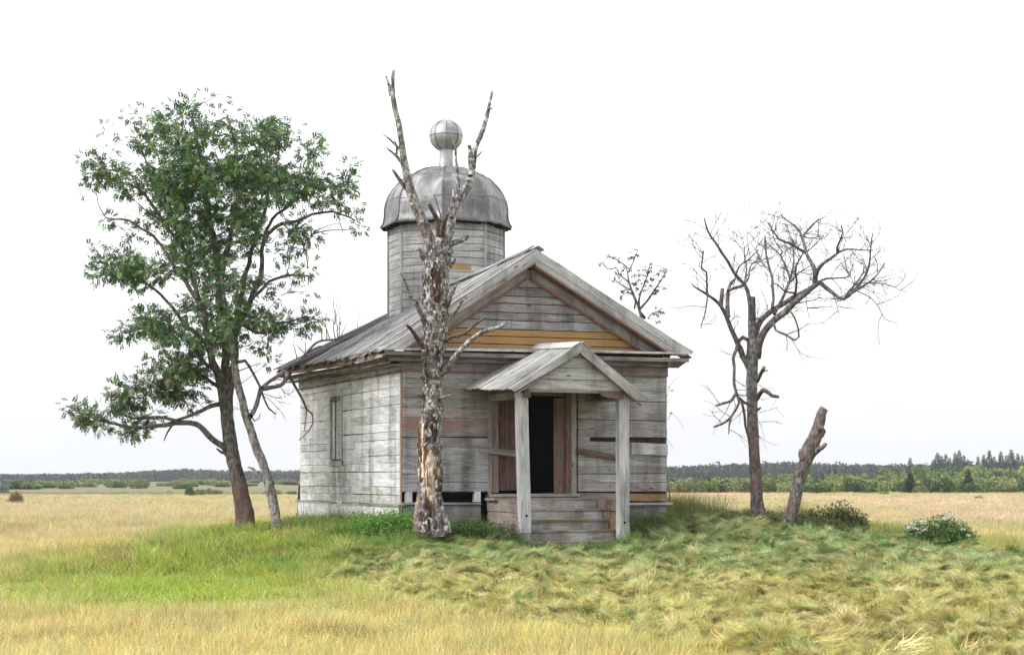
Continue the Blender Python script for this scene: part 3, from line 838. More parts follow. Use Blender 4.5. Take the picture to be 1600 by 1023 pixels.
def axis(a, b, step, lo, hi, g=1.13):
    v = list(np.arange(a, b+1e-6, step)); s = step
    while v[-1] < hi: s *= g; v.append(v[-1]+s)
    s = step
    while v[0] > lo: s *= g; v.insert(0, v[0]-s)
    return np.array(v)
ax = axis(-11, 12.5, .11, -1250, 1250); ay = axis(16, 45, .11, -40, 1500, 1.09)
GX, GY = np.meshgrid(ax, ay); GZ = ghz(GX, GY)
nx, ny = len(ax), len(ay)
V = np.stack([GX.ravel(), GY.ravel(), GZ.ravel()], 1)
I = np.arange(nx*ny).reshape(ny, nx)
Fq = np.stack([I[:-1, :-1].ravel(), I[:-1, 1:].ravel(), I[1:, 1:].ravel(), I[1:, :-1].ravel()], 1)
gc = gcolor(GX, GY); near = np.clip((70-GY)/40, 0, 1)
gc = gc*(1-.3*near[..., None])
N = NT('meadow_ground'); at = N.attr('gcol'); ob = N.n('TexCoord').outputs['Object']
n_ = N.noise(ob, 3.5, 6, .7); n2_ = N.noise(ob, 22, 4, .7); n3_ = N.noise(N.mapping(ob, (.12, .4, 1)), 1.0, 5, .65)
f_ = N.math('ADD', .35, N.math('ADD', N.math('MULTIPLY', n_, .5), N.math('ADD', N.math('MULTIPLY', n2_, .45), N.math('MULTIPLY', n3_, .35))))
cl = N.n('VectorMath', dict(operation='SCALE'), i0=at.outputs['Color'], Scale=f_)
M_GROUND = N.finish(cl.outputs[0], .95, N.math('ADD', n2_, n_), .6, .03, .1)
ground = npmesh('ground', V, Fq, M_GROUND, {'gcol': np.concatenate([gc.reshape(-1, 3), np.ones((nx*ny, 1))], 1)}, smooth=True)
tag(ground, kind='structure')
def gz1(x, y): return float(ghz(np.array([x]), np.array([y]))[0])

# ================================================================== TREES
def bark_mat(name, dark, mid, light, lich=.5, lichc=(.6, .6, .57), sc=1.0, bs=.7):
    N = NT(name); ob = N.n('TexCoord').outputs['Object']; at = N.attr('col'); sp = N.sep(at.outputs['Color'])
    a = N.noise(N.mapping(ob, (16*sc, 16*sc, 3.5*sc)), 1.0, 6, .7, .6)
    b = N.noise(N.mapping(ob, (5*sc, 5*sc, 2.2*sc)), 1.0, 5, .65, .8)
    vo = N.n('TexVoronoi', dict(feature='F1'), Vector=N.mapping(ob, (20*sc, 20*sc, 9*sc)), Scale=1.0)
    c = N.ramp(N.math('ADD', N.math('MULTIPLY', a, .65), N.math('MULTIPLY', b, .35)), [(.36, dark), (.5, mid), (.62, light)])
    crack = N.ramp(vo.outputs['Distance'], [(.42, 0), (.62, 1)])
    c = N.mix(N.math('MULTIPLY', crack, .6), c, col4(dark))
    lf = N.ramp(N.noise(ob, 9*sc, 5, .7, .5), [(.5, 0), (.58, 1)])
    c = N.mix(N.math('MULTIPLY', lf, lich), c, col4(lichc))
    red = N.math('MULTIPLY', sp[1], N.ramp(b, [(.36, .1), (.56, 1)]), clamp=True)
    c = N.mix(red, c, N.mix(a, (.06, .03, .027, 1), (.25, .15, .135, 1)))
    dk_ = N.math('MULTIPLY', N.math('SUBTRACT', .5, sp[0]), 2.0, clamp=True)
    c = N.mix(dk_, c, N.mix(a, (.02, .012, .01, 1), (.11, .06, .045, 1)))
    gn = N.noise(N.mapping(ob, (30, 30, 2.2)), 1.0, 4, .6)
    bare = N.ramp(sp[2], [(.25, 0), (.5, 1)])
    bc = N.mix(N.ramp(N.math('ADD', sp[2], N.math('MULTIPLY', N.math('SUBTRACT', gn, .5), 1.2)), [(.7, 0), (.9, 1)]), N.ramp(gn, [(.4, (.07, .025, .012)), (.6, (.34, .15, .06))]), N.ramp(gn, [(.4, (.3, .22, .16)), (.58, (.6, .54, .46))]))
    c = N.mix(bare, c, bc)
    h = N.math('ADD', a, N.math('MULTIPLY', crack, -.7))
    return N.finish(c, .92, h, bs, .02, .12)
M_BDEAD = bark_mat('dead_bark', (.03, .022, .021), (.17, .165, .16), (.36, .36, .355), .8, (.55, .55, .54))
M_BGREY = bark_mat('grey_bark', (.07, .06, .056), (.2, .185, .175), (.36, .35, .335), .35)
M_BBROWN = bark_mat('brown_bark', (.035, .03, .027), (.13, .115, .105), (.26, .24, .225), .2, (.3, .32, .26))
M_BBARE = bark_mat('bare_tree_bark', (.045, .038, .036), (.13, .12, .115), (.26, .25, .24), .3, (.4, .4, .39))
class Tubes:
    def __init__(s, origin): s.o = Vector(origin); s.V = []; s.F = []; s.A = []; s.nodes = []
    def limb(s, pts, r0, r1, sides=8, step=.12, wob=.1, col=(.5, 0, 0, 1), cap=False, rad=None, kink=0., nodes=True):
        P = [Vector(p) for p in pts]
        if len(P) < 2: return P
        Q = [P[0]*2-P[1]]+P+[P[-1]*2-P[-2]]; out = []; T = []
        n = len(P)-1
        for i in range(n):
            a, b, c, d = Q[i:i+4]; k = max(1, int((c-b).length/step))
            for j in range(k):
                t = j/k
                out.append(.5*((2*b)+(c-a)*t+(2*a-5*b+4*c-d)*t*t+(3*b-a-3*c+d)*t**3)); T.append((i+t)/n)
        out.append(P[-1].copy()); T.append(1.)
        if kink:
            sd = random.uniform(0, 99)
            for i in range(1, len(out)-1):
                q = out[i]*3.1+Vector((sd, 0, 0)); out[i] = out[i]+Vector((mnoise.noise(q), mnoise.noise(q+Vector((9, 3, 1))), mnoise.noise(q+Vector((1, 7, 5)))))*kink
        base = len(s.V); up = Vector((0, 1, 0)); sd = random.uniform(0, 99)
        for i, p in enumerate(out):
            d = (out[min(i+1, len(out)-1)]-out[max(i-1, 0)]).normalized()
            x = up.cross(d); x = x.normalized() if x.length > 1e-3 else Vector((1, 0, 0)); y = d.cross(x)
            t = T[i]
            if rad is not None:
                f = t*(len(rad)-1); k = min(int(f), len(rad)-2); r = rad[k]+(rad[k+1]-rad[k])*(f-k)
            else: r = r0+(r1-r0)*t
            cc = col(p, t) if callable(col) else col
            for k in range(sides):
                an = 2*PI*k/sides; dr = Vector(x*math.cos(an)+y*math.sin(an))
                q = p+dr*r
                w = 1+wob*(mnoise.noise(Vector((q.x*7+sd, q.y*7, q.z*3)))*1.4+(mnoise.noise(q*16+Vector((sd, 0, 0)))*1.1 if sides > 10 else 0))
                q = p+dr*r*w
                s.V.append(tuple(q-s.o)); s.A.append(col(q, t, an) if callable(col) else cc)
        m = len(out)
        for i in range(m-1):
            for k in range(sides):
                a = base+i*sides+k; b = base+i*sides+(k+1) % sides
                s.F.append((a, b, b+sides, a+sides))
        # caps (quads keep one polygon size)
        c = len(s.V); s.V.append(tuple(out[-1]-s.o)); s.A.append((.9, 0, .6, 1) if cap else s.A[-1])
        for k in range(0, sides, 1):
            a = base+(m-1)*sides+k; b = base+(m-1)*sides+(k+1) % sides; s.F.append((a, b, c, c))
        if nodes: s.nodes += [(tuple(o_), (r0+(r1-r0)*t_) if rad is None else .05) for o_, t_ in zip(out, T)]
        return out
    def grow(s, p, d, L, r, lvl, sides=5, spread=.8, up=.15, nseg=5, kids=(2, 4), col=(.5, 0, 0, 1), rmin=.003, kinkd=.35):
        pts = [Vector(p)]; d = Vector(d).normalized()
        for i in range(nseg):
            d = (d+Vector((R(-1, 1), R(-1, 1), R(-1, 1)))*kinkd+Vector((0, 0, up*.3))).normalized()
            pts.append(pts[-1]+d*L/nseg)
        s.limb(pts, r, max(rmin, r*.35), sides, .1 if r > .01 else .2, .05, col)
        if lvl > 0:
            for _ in range(random.randint(*kids)):
                t = R(.25, 1.); i = min(int(t*nseg), nseg-1); q = pts[i].lerp(pts[i+1], t*nseg-i)
                dd = (pts[i+1]-pts[i]).normalized()
                sd = dd.cross(Vector((R(-1, 1), R(-1, 1), R(-1, 1))))
                s.grow(q, dd+sd.normalized()*R(.5, 1.1)*spread, L*R(.4, .75), max(rmin, r*.5), lvl-1, max(3, sides-1), spread, up, max(3, nseg-1), kids, col, rmin, kinkd)
        return pts
    def build(s, name, mat, parent=None, smooth=True):
        F_ = np.array(s.F, np.int32)
        # degenerate cap quads -> from_pydata as mixed
        me = bpy.data.meshes.new(name)
        me.from_pydata(s.V, [], [tuple(dict.fromkeys(f)) for f in s.F])
        ca = me.color_attributes.new('col', 'FLOAT_COLOR', 'POINT'); ca.data.foreach_set('color', np.array(s.A, np.float32).ravel())
        me.polygons.foreach_set('use_smooth', [smooth]*len(me.polygons)); me.materials.append(mat)
        o = bpy.data.objects.new(name, me); C.objects.link(o)
        if parent: o.parent = parent
        return o
def cr(ox, oy, sc, pts): return [(ox+a/sc, oy+b/sc) for a, b in pts]
def path(pts, Y, dy=None):
    dy = dy or [0]*len(pts)
    if not hasattr(dy, '__len__'): dy = [dy*i/(len(pts)-1) for i in range(len(pts))]
    return [W(p[0], p[1], Y+d) for p, d in zip(pts, dy)]
def mpx(n, Y): return n*Y/FPX

# ---- leaf material and leaf makers
def leaf_mat(name, trans=.3, rough=.55):
    N = NT(name); at = N.attr('col'); return N.finish(at.outputs['Color'], rough, None, spec=.3, trans=trans)
M_LEAF = leaf_mat('foliage', .22)
def leaflets(P, D, Nn, L, Wd, colr):
    """rhombic leaflets: base points P, axes D, normals Nn (n,3)"""
    D = D/np.linalg.norm(D, axis=1, keepdims=True)
    Sx = np.cross(D, Nn); Sx /= (np.linalg.norm(Sx, axis=1, keepdims=True)+1e-9)
    n = len(P); V = np.empty((n, 4, 3))
    Nv = np.cross(Sx, D)
    V[:, 0] = P; V[:, 1] = P+D*L[:, None]*.45+Sx*Wd[:, None]/2-Nv*Wd[:, None]*.15; V[:, 2] = P+D*L[:, None]; V[:, 3] = P+D*L[:, None]*.45-Sx*Wd[:, None]/2-Nv*Wd[:, None]*.15
    Fc = np.arange(n*4).reshape(n, 4); Cc = np.repeat(np.concatenate([colr, np.ones((n, 1))], 1), 4, 0)
    return V.reshape(-1, 3), Fc, Cc
def rowan(cent, rad, nspray, cfun, nl=9, ll=.062, rach=.16):
    Ps, Ds, Ns, Ls, Ws, Cs = [], [], [], [], [], []
    for c, r, ns in zip(cent, rad, nspray):
        k = int(ns)
        if k < 1: continue
        dr = RS.normal(size=(k, 3)); dr /= np.linalg.norm(dr, axis=1, keepdims=True)
        p0 = np.array(c)+dr*(RS.rand(k, 1)**.5)*r*np.array([1, 1, .75])
        ax = dr+RS.normal(size=(k, 3))*.5+np.array([0, 0, -.25]); ax /= np.linalg.norm(ax, axis=1, keepdims=True)
        upv = np.array([0, 0, 1])+RS.normal(size=(k, 3))*.45
        sd = np.cross(ax, upv); sd /= (np.linalg.norm(sd, axis=1, keepdims=True)+1e-9)
        nn = np.cross(sd, ax)
        base = cfun(p0, k)
        for j in range(nl):
            t = .25+.75*(j//2+1)/((nl+1)//2)
            sgn = 0 if j == nl-1 else (1 if j % 2 else -1)
            Ps.append(p0+ax*rach*t); dd = ax*(1. if sgn == 0 else .45)+sd*sgn*.85-nn*.15+RS.normal(size=(k, 3))*.12
            Ds.append(dd); Ns.append(nn+RS.normal(size=(k, 3))*.2)
            Ls.append(ll*RS.uniform(.8, 1.2, k)); Ws.append(ll*.5*RS.uniform(.8, 1.2, k)); Cs.append(base*RS.uniform(.8, 1.25, (k, 1)))
    return leaflets(np.concatenate(Ps), np.concatenate(Ds), np.concatenate(Ns), np.concatenate(Ls), np.concatenate(Ws), np.concatenate(Cs))
def attach(tb, cents, col, r0=.006, droop=.1, root=None, rmax=.03):
    """connect every foliage centre to the nearest wood already there with a curved twig"""
    nodes = [Vector(n[0]) for n in tb.nodes]
    arr = np.array([tuple(n) for n in nodes])
    order = sorted(range(len(cents)), key=lambda i: np.min(((arr-np.array(cents[i]))**2).sum(1)))
    for i in order:
        c = Vector(cents[i]); d = np.linalg.norm((arr-np.array(tuple(c)))*np.array([1, 1, 1.0]), axis=1)+np.maximum(0, arr[:, 2]-c.z+.1)*1.2
        j = int(np.argmin(d)); a = Vector(arr[j]); L = (c-a).length
        if L < .05: continue
        m1 = a.lerp(c, .4)+Vector((R(-.1, .1), R(-.1, .1), R(-.06, .1)))*L
        m2 = a.lerp(c, .75)+Vector((R(-.08, .08), R(-.08, .08), R(-.03, .12)))*L
        n0 = len(tb.nodes)
        tb.limb([a, m1, m2, c], min(rmax, r0+.012*L), .004, 5 if L > .4 else 4, .14, .05, col)
        arr = np.vstack([arr, np.array([n[0] for n in tb.nodes[n0:]])])

# ---- 1: the leafy rowan on the left ------------------------------------
Yt = 36.0
bx, by_ = W(383, 812, Yt)[:2]
org = Vector((bx, by_, gz1(bx, by_)-.1))
rowan_t = empty('rowan_tree', org)
tag(rowan_t, 'tall leafy green tree with several stems beside the side wall of the chapel', 'tree')
T = Tubes(org)
redb = lambda p, t, an=0: (.5, max(0, min(1, (W(0, 728, Yt).z-p.z)*1.6)), 0, 1)
base_pts = path([(384, 830), (383, 808), (377, 775), (371, 743), (363, 710), (357, 670), (354, 640)], Yt)
T.limb(base_pts, 0, 0, 16, .08, .09, redb, rad=[mpx(18, Yt), mpx(15, Yt), mpx(12.5, Yt), mpx(11.3, Yt), mpx(11, Yt), mpx(10.3, Yt), mpx(10, Yt)])
g = (.5, .1, 0, 1)
stems = [([(354, 645), (345, 608), (336, 575), (328, 551), (322, 515), (317, 480), (300, 430), (283, 380), (262, 330), (250, 290)], 7.5, 1.6, -.9),
         ([(356, 650), (354, 600), (352, 560), (350, 510), (346, 460), (338, 400), (325, 330), (318, 270), (305, 210), (300, 175)], 8, 1.6, .5),
         ([(357, 640), (362, 590), (366, 545), (372, 500), (380, 450), (392, 400), (410, 340), (425, 280), (440, 225)], 6.5, 1.6, 1.2),
         ([(350, 520), (342, 460), (352, 400), (368, 340), (372, 270), (366, 215), (355, 180)], 5, 1.4, -.4),
         ([(372, 500), (392, 470), (408, 430), (410, 385), (420, 350), (452, 320), (480, 300)], 5, 1.6, 1.0),
         ([(410, 370), (440, 350), (480, 340), (520, 330), (555, 345)], 3.4, 1.2, .6),
         ([(392, 470), (420, 440), (455, 430), (490, 432)], 3, 1.1, .2),
         ([(326, 545), (305, 520), (280, 495), (262, 470), (235, 445), (205, 430), (165, 432)], 3.6, 1.1, -.6),
         ([(318, 480), (290, 440), (262, 400), (240, 370), (200, 345), (165, 340)], 3.8, 1.1, .4),
         ([(283, 385), (250, 340), (225, 300), (190, 285), (160, 270)], 3.2, 1.1, -.8),
         ([(262, 335), (240, 290), (225, 250), (215, 220)], 2.4, 1.0, .3),
         ([(346, 590), (315, 560), (290, 530), (255, 510), (225, 512), (190, 520)], 3.4, 1.1, -1.0),
         ([(348, 610), (322, 590), (300, 580), (270, 590), (250, 600)], 3., 1.1, .6),
         ([(372, 500), (400, 520), (430, 510), (460, 500), (485, 495)], 3, 1., -.5)]
for pts, r0, r1, dy in stems: T.limb(path(pts, Yt, dy), mpx(r0, Yt), mpx(r1, Yt), 8, .12, .08, g, kink=.06)
low = cr(80, 450, 2.557, [(708, 665), (690, 640), (640, 600), (580, 545), (500, 535), (460, 548), (400, 555), (340, 560), (230, 540), (130, 500), (60, 470)])
T.limb(path(low, Yt, -1.2), mpx(5.5, Yt), mpx(1.2, Yt), 8, .1, .1, g, kink=.04)
T.limb(path(cr(80, 450, 2.557, [(680, 462), (640, 470), (600, 490), (540, 515), (490, 530)]), Yt, -.6), mpx(4, Yt), mpx(2, Yt), 7, .1, .1, g)
T.limb(path(cr(80, 450, 2.557, [(500, 530), (430, 515), (330, 520), (250, 480), (240, 420)]), Yt-.6, -.3), mpx(3, Yt), mpx(1, Yt), 7, .1, .1, g)
T.limb(path(cr(80, 450, 2.557, [(485, 545), (465, 575), (450, 610)]), Yt-.6), mpx(2, Yt), mpx(.8, Yt), 5, .1, .1, g)
T.limb(path(cr(80, 450, 2.557, [(705, 662), (680, 655), (660, 640)]), Yt), mpx(3, Yt), mpx(1.2, Yt), 6, .1, .1, g, cap=True)
cl = []
E6 = [(570,125,60,38,1),(680,62,20,10,.35),(735,70,12,5,.3),(785,135,38,18,.6),(345,138,13,10,.6),(405,122,10,5,.3),(460,108,25,5,.25),(240,190,14,8,.5),(228,288,40,14,.8),(300,245,30,7,.4),(168,335,26,18,.9),(255,385,100,42,1.2),(190,455,34,18,.9),(480,195,65,50,1),(400,280,40,48,1),(560,255,90,65,1.2),(700,195,65,45,1),(790,235,55,45,1),(940,225,100,62,1.3),(860,200,30,20,.7),(1160,212,22,12,.5),(1150,285,60,36,.9),(1285,372,34,26,.7),(1180,450,120,62,1.2),(1265,515,60,24,.9),(1325,625,32,14,.6),(1255,600,40,14,.35),(1130,670,38,22,.8),(1050,650,80,50,.9),(1000,730,70,28,.6),(600,400,180,95,1.25),(820,390,160,95,1.25),(1000,440,110,85,1.1),(500,430,110,75,1),(330,445,60,36,.7),(600,560,140,80,1.1),(780,560,140,80,1),(430,575,60,30,.8),(232,590,36,20,.9),(350,650,45,25,.8),(430,668,44,10,.5),(650,680,150,85,.9),(840,680,110,70,.7),(172,720,26,10,.6),(290,780,95,55,1.2),(195,830,45,20,1),(390,815,110,48,1.2),(560,770,100,55,.9),(700,800,140,80,.8),(1000,825,90,30,.45),(1130,815,45,26,.6),(1080,905,50,20,.45),(950,885,90,42,.55),(850,880,90,60,.6),(700,940,140,70,.7),(440,945,60,12,.45),(395,1010,95,16,.6),(600,985,80,38,.7)]
E7 = [(290,188,46,22,.9),(345,120,60,14,.5),(430,165,80,60,.7),(520,215,60,50,.5),(440,295,60,36,.5),(470,400,90,40,.8),(560,330,90,60,.7),(560,430,70,30,.5),(375,395,45,32,.8),(258,400,34,16,.7),(290,450,60,38,.7),(140,515,50,28,.9),(62,470,20,12,.6),(320,560,70,18,.7),(400,510,50,20,.6),(200,490,20,10,.6),(200,540,40,16,.6),(840,220,34,40,.45),(860,290,20,12,.3),(950,150,80,26,.6),(1005,120,60,16,.6),(860,110,80,60,.6),(600,210,90,60,.5),(690,150,80,80,.5)]
EL = [(80+a/2.765, 130+b/2.765, c/2.765, d/2.765, e) for a, b, c, d, e in E6]+[(80+a/2.557, 450+b/2.557, c/2.557, d/2.557, e*1.7) for a, b, c, d, e in E7]
cents, rads, nsp, red = [], [], [], []
for (cx, cy, rx, ry, dn) in EL:
    n = max(1, int(dn*(rx*ry)/(62 if cx > 380 and cy > 300 else 56)+.6))
    for _ in range(n):
        a = R(0, 2*PI); q = R(0, 1)**.5
        px, py = cx+rx*q*math.cos(a)*.92, cy+ry*q*math.sin(a)*.92
        span = 2.0*math.sqrt(max(.05, 1-((px-350)/230)**2))*max(.25, math.sqrt(max(0, 1-((py-360)/300)**2)))
        dy = R(-span, span)
        if py > 595: dy = -1.0*(355-px)/250+R(-.3, .3)
        cents.append(tuple(W(px, py, Yt+dy))); rads.append(R(.13, .24)); nsp.append(R(14, 23)*min(1.2, .5+dn*.6)*(.55 if dn < .55 else 1)); red.append(1 if (py > 540 or random.random() < .04) else 0)
print('rowan clusters', len(cents))
attach(T, cents, g, .004)
T.build('trunk', M_BBROWN, rowan_t)
pal = np.array([[.09, .175, .06], [.062, .13, .05], [.16, .235, .075], [.045, .09, .042]])
def cf_rowan(p0, k):
    lowr = (p0[:, 2] < W(0, 560, Yt).z)
    c = pal[RS.randint(0, 4, k)]
    isr = (RS.rand(k) < np.where(lowr, .1, .012))
    c[isr] = np.array([.12, .065, .04])
    return c
Vl, Fl, Cl = rowan(cents, rads, nsp, cf_rowan)
npmesh('crown', Vl-np.array(org), Fl, M_LEAF, {'col': Cl}, parent=rowan_t)
print('leaf quads', len(Fl))

# ---- 2: thin grey half-dead tree beside it -------------------------------
Y2 = 35.2
bx, by_ = W(433, 820, Y2)[:2]; org = Vector((bx, by_, gz1(bx, by_)-.1))
thin = empty('leaning_tree', org)
tag(thin, 'thin pale-barked half-dead leaning tree, one bare limb reaching onto the roof corner', 'tree')
T = Tubes(org); gp = lambda p, t, an=0: (.6, .12+.3*max(0, mnoise.noise(Vector(p)*2.0)), 0, 1)
T.limb(path([(434, 835), (432, 815), (427, 785), (419, 752), (411, 725), (401, 700), (392, 672), (383, 645), (377, 620), (371, 598), (366, 565), (361, 528), (352, 480), (345, 430)], Y2, .6), 0, 0, 14, .08, .08, gp,
       rad=[mpx(a, Y2) for a in (9, 8, 7.8, 7.6, 7, 7, 6.5, 6.5, 6, 6, 5.5, 5, 4, 2)])
T.limb(path(cr(80, 450, 2.557, [(822, 745), (808, 722), (785, 713)]), Y2), mpx(3, Y2), mpx(1.2, Y2), 6, .08, .1, gp, cap=True)
lim = cr(80, 450, 2.557, [(795, 512), (815, 480), (830, 430), (838, 405), (865, 378), (905, 352), (930, 345)])
T.limb(path(lim, Y2+.2, 3.0), mpx(4, Y2), mpx(3, Y2), 8, .1, .1, gp)
dk = (.3, .1, 0, 1)
T.limb(path(cr(80, 450, 2.557, [(838, 402), (870, 398), (920, 385), (950, 345), (985, 305), (1020, 262), (1055, 240)])+[(500, 541), (512, 540)], Y2+.6, [0, .8, 1.8, 3., 3.9, 4.1, 4.2, 4.2, 4.3]), mpx(4, Y2), mpx(2, Y2), 8, .1, .1, gp)
T.limb(path(cr(430, 470, 4.09, [(0, 490), (60, 450), (110, 420), (190, 340), (265, 265), (330, 250), (400, 245)]), 39.3, [0, .1, .1, .1, .1, .1, .1]), mpx(3.2, Y2), mpx(1.8, Y2), 7, .1, .1, gp)
T.limb(path(cr(430, 470, 4.09, [(85, 470), (130, 550), (180, 640), (200, 690), (235, 720), (240, 780), (205, 840), (150, 890)]), 38.6, -.5), mpx(2.6, Y2), mpx(.7, Y2), 7, .1, .1, dk)
T.limb(path(cr(430, 470, 4.09, [(175, 640), (200, 690), (190, 800), (185, 830)]), 38.4, -.2), mpx(1.2, Y2), mpx(.5, Y2), 5, .1, .1, dk)
T.limb(path(cr(80, 450, 2.557, [(745, 295), (775, 290), (790, 310), (812, 350), (835, 395), (850, 440), (870, 480), (895, 502)]), Y2+.3, .5), mpx(3, Y2), mpx(1, Y2), 6, .1, .1, dk)
T.limb(path(cr(80, 450, 2.557, [(800, 512), (812, 530), (830, 520), (835, 500)]), Y2+.3), mpx(1.6, Y2), mpx(.7, Y2), 5, .1, .1, dk)
for (a, b) in (((300, 250), (280, 120)), ((330, 250), (310, 130)), ((350, 245), (330, 150)), ((385, 245), (345, 60)), ((400, 240), (370, 100)), ((410, 240), (395, 130)), ((420, 235), (440, 150)), ((200, 350), (150, 270)), ((140, 370), (120, 290)), ((190, 330), (210, 270)), ((380, 150), (400, 40))):
    p0 = W(*cr(430, 470, 4.09, [a])[0], 39.5); p1 = W(*cr(430, 470, 4.09, [b])[0], 39.3)
    T.grow(p0, (p1-p0), (p1-p0).length, mpx(1.1, Y2), 1, 4, .5, .1, 4, (1, 3), dk, .004, .15)
for q in ((395, 640, -1, .1), (405, 615, 1, .2), (416, 600, .8, .3), (430, 598, .5, -.4), (375, 600, 1, .3), (410, 618, .7, -.7)):
    T.grow(W(q[0], q[1], Y2+.5), (q[2], R(-.3, .3), q[3]), R(.35, .7), .008, 2, 4, .8, 0., 4, (1, 3), dk, .004, .3)
T.build('trunk', M_BGREY, thin)
# its own few sprays of leaves
cents = [tuple(W(R(330, 400), R(420, 560), Y2+R(.2, 1.2))) for _ in range(16)]
Vl, Fl, Cl = rowan(cents, [R(.12, .2) for _ in cents], [8]*16, cf_rowan)
npmesh('crown', Vl-np.array(org), Fl, M_LEAF, {'col': Cl}, parent=thin)

# ---- 3: dead tree in front of the chapel ---------------------------------
Y3 = 31.6
bx, by_ = W(675, 822, Y3)[:2]; org = Vector((bx, by_, gz1(bx, by_)-.15))
dead = empty('dead_tree', org)
tag(dead, 'dead tree with flaking lichen-covered bark and two bare upright limbs in front of the chapel', 'tree')
T = Tubes(org)
def cdead(p, t, an=0):
    py = HY-(p.z-CAMZ)*FPX/Y3; px = 800+p.x*FPX/Y3
    b = 0
    nz = mnoise.noise(Vector(p)*5)*6
    if p.y < Y3+.02:
        if 700 < py < 790:
            cxx = 674+nz*.5; hw_ = 8.5*min(1, (py-700)/30+.25)*min(1, (795-py)/25)
            b = max(0, min(1, 1.35-abs(px-cxx)/hw_*.75)) if abs(px-cxx) < hw_*1.25 else 0
        if 655+nz < py < 745: b = max(b, max(0, 1.1-abs(px-661)/6))
    rd = .15
    if py > 690: rd = .25+.5*max(0, mnoise.noise(Vector(p)*3.))
    if 395 < py < 450 or 480 < py < 560: rd = .8*max(0, mnoise.noise(Vector(p)*4.+Vector((3, 1, 7))))
    dd = max(0, mnoise.noise(Vector((p.x*4, p.y*4, p.z*1.6))+Vector((5, 2, 8)))-.02)*2.2
    if 590 < py < 720: dd += .5*max(0, 1-abs(px-659-nz*.6)/7)
    return (.5-min(.5, dd), rd, b, 1)
tr = [(676, 838, 24), (675, 822, 22), (672, 800, 19), (672, 770, 18), (672, 735, 18.5), (671, 700, 19), (672, 670, 18), (676, 640, 15.5), (677, 600, 15), (678, 560, 16.5), (680, 520, 18), (681, 480, 20), (681, 440, 21), (683, 410, 21), (684, 388, 18), (685, 372, 12)]
T.limb([W(a, b, Y3) for a, b, c in tr], 0, 0, 34, .045, .14, cdead, rad=[mpx(c*(.9 if b < 640 else .95), Y3) for a, b, c in tr], cap=True)
gd = (.5, .1, 0, 1)
# root flare lobe with pale wood at the left foot
T.limb([W(a, b, Y3-.05) for a, b in ((655, 830), (657, 800), (660, 772), (664, 745))], 0, 0, 14, .05, .12, lambda p, t, an=0: (.5, .3, .35 if p.x < W(655, 0, Y3).x else 0, 1), rad=[mpx(c, Y3) for c in (11, 9.5, 8, 3)])
T.limb([W(a, b, Y3-.05) for a, b in ((698, 832), (694, 810), (688, 790))], mpx(9, Y3), mpx(4, Y3), 12, .05, .12, gd)
def L3(pts, r0, r1, dy=0., cap=True, col=gd, sides=12, k=.02): return T.limb(path(pts, Y3, dy), mpx(r0, Y3), mpx(r1, Y3), sides, .06, .13, col, cap=cap, kink=k)
rl = lambda p, t, an=0: (.5, .75*max(0, mnoise.noise(Vector(p)*4)+.1)+(.8 if .12 < t < .24 else 0), 0, 1)
L3([(682, 400), (672, 378), (662, 350), (652, 325), (643, 300), (636, 275), (630, 245), (626, 215), (620, 180), (614, 150), (613, 128), (615, 110)], 10, 2.2, -.5, col=rl)
L3([(612, 150), (608, 135), (603, 119)], 4, 1.5, -.1, sides=8)
L3([(688, 395), (697, 372), (704, 345), (710, 325), (722, 305), (733, 285), (738, 262), (743, 232), (752, 208), (760, 185), (765, 160), (769, 142)], 10, 2, .7)
L3([(735, 275), (736, 250), (733, 228)], 4.5, 3, .3, sides=8)
L3([(742, 245), (747, 242), (753, 237)], 2.5, 1, .3, sides=6)
L3([(763, 172), (767, 170), (770, 168)], 2, .8, .6, sides=6)
L3([(706, 340), (712, 320), (716, 300), (715, 275), (712, 250), (712, 230), (705, 216)], 4, 1.2, .2, sides=8)
L3([(708, 325), (709, 310), (709, 297)], 3, 2, .1, sides=6)
L3([(686, 375), (684, 350), (676, 330), (669, 318)], 5, 2.5, -.5, sides=8, col=(.2, .5, 0, 1))
L3([(690, 372), (692, 352), (700, 332)], 6, 2.5, -.5, sides=8, col=(.2, .5, 0, 1))
L3([(690, 345), (686, 325), (678, 303)], 1.5, .6, -.2, sides=5)
L3([(697, 388), (708, 380), (722, 374), (731, 369)], 5, 3, -.2, sides=8)
L3([(700, 398), (706, 395), (706, 388)], 4, 1, -.2, sides=6)
L3([(633, 248), (625, 233), (612, 222), (598, 209)], 3, .8, -.5, sides=6)
L3([(631, 258), (621, 245), (612, 237), (603, 230)], 3.2, .9, -.4, sides=6)
L3([(620, 240), (619, 228), (616, 220)], 2, .8, -.4, sides=6)
L3([(643, 300), (632, 290), (623, 278), (613, 265)], 4.5, 2.2, -.4, sides=8)
L3([(668, 410), (660, 398), (655, 388), (648, 392)], 6, 1, -.3, sides=8)
L3([(700, 420), (708, 410), (712, 404)], 4, 1, -.3, sides=8)
L3([(665, 520), (662, 500), (655, 485), (646, 468), (640, 462)], 5, 3, -.6, sides=8)
L3([(648, 472), (638, 452), (632, 438), (626, 427)], 2.6, .9, -.8, sides=7)
dr_ = (.2, .6, 0, 1)
L3([(670, 560), (664, 545), (653, 528), (645, 517), (634, 507)], 5.5, 2.2, -.9, sides=9, col=dr_)
L3([(676, 590), (668, 580), (664, 565), (663, 548)], 7, 4, -.5, sides=9, col=(.3, .4, 0, 1))
L3([(690, 535), (705, 526), (725, 520), (742, 508), (760, 496)], 3.8, 1.6, -.9, sides=8, col=dr_)
L3([(690, 585), (702, 572), (708, 560), (722, 545), (738, 530), (757, 518), (775, 512), (789, 505)], 4.8, 3, -1.2, sides=10, col=(.8, .2, 0, 1))
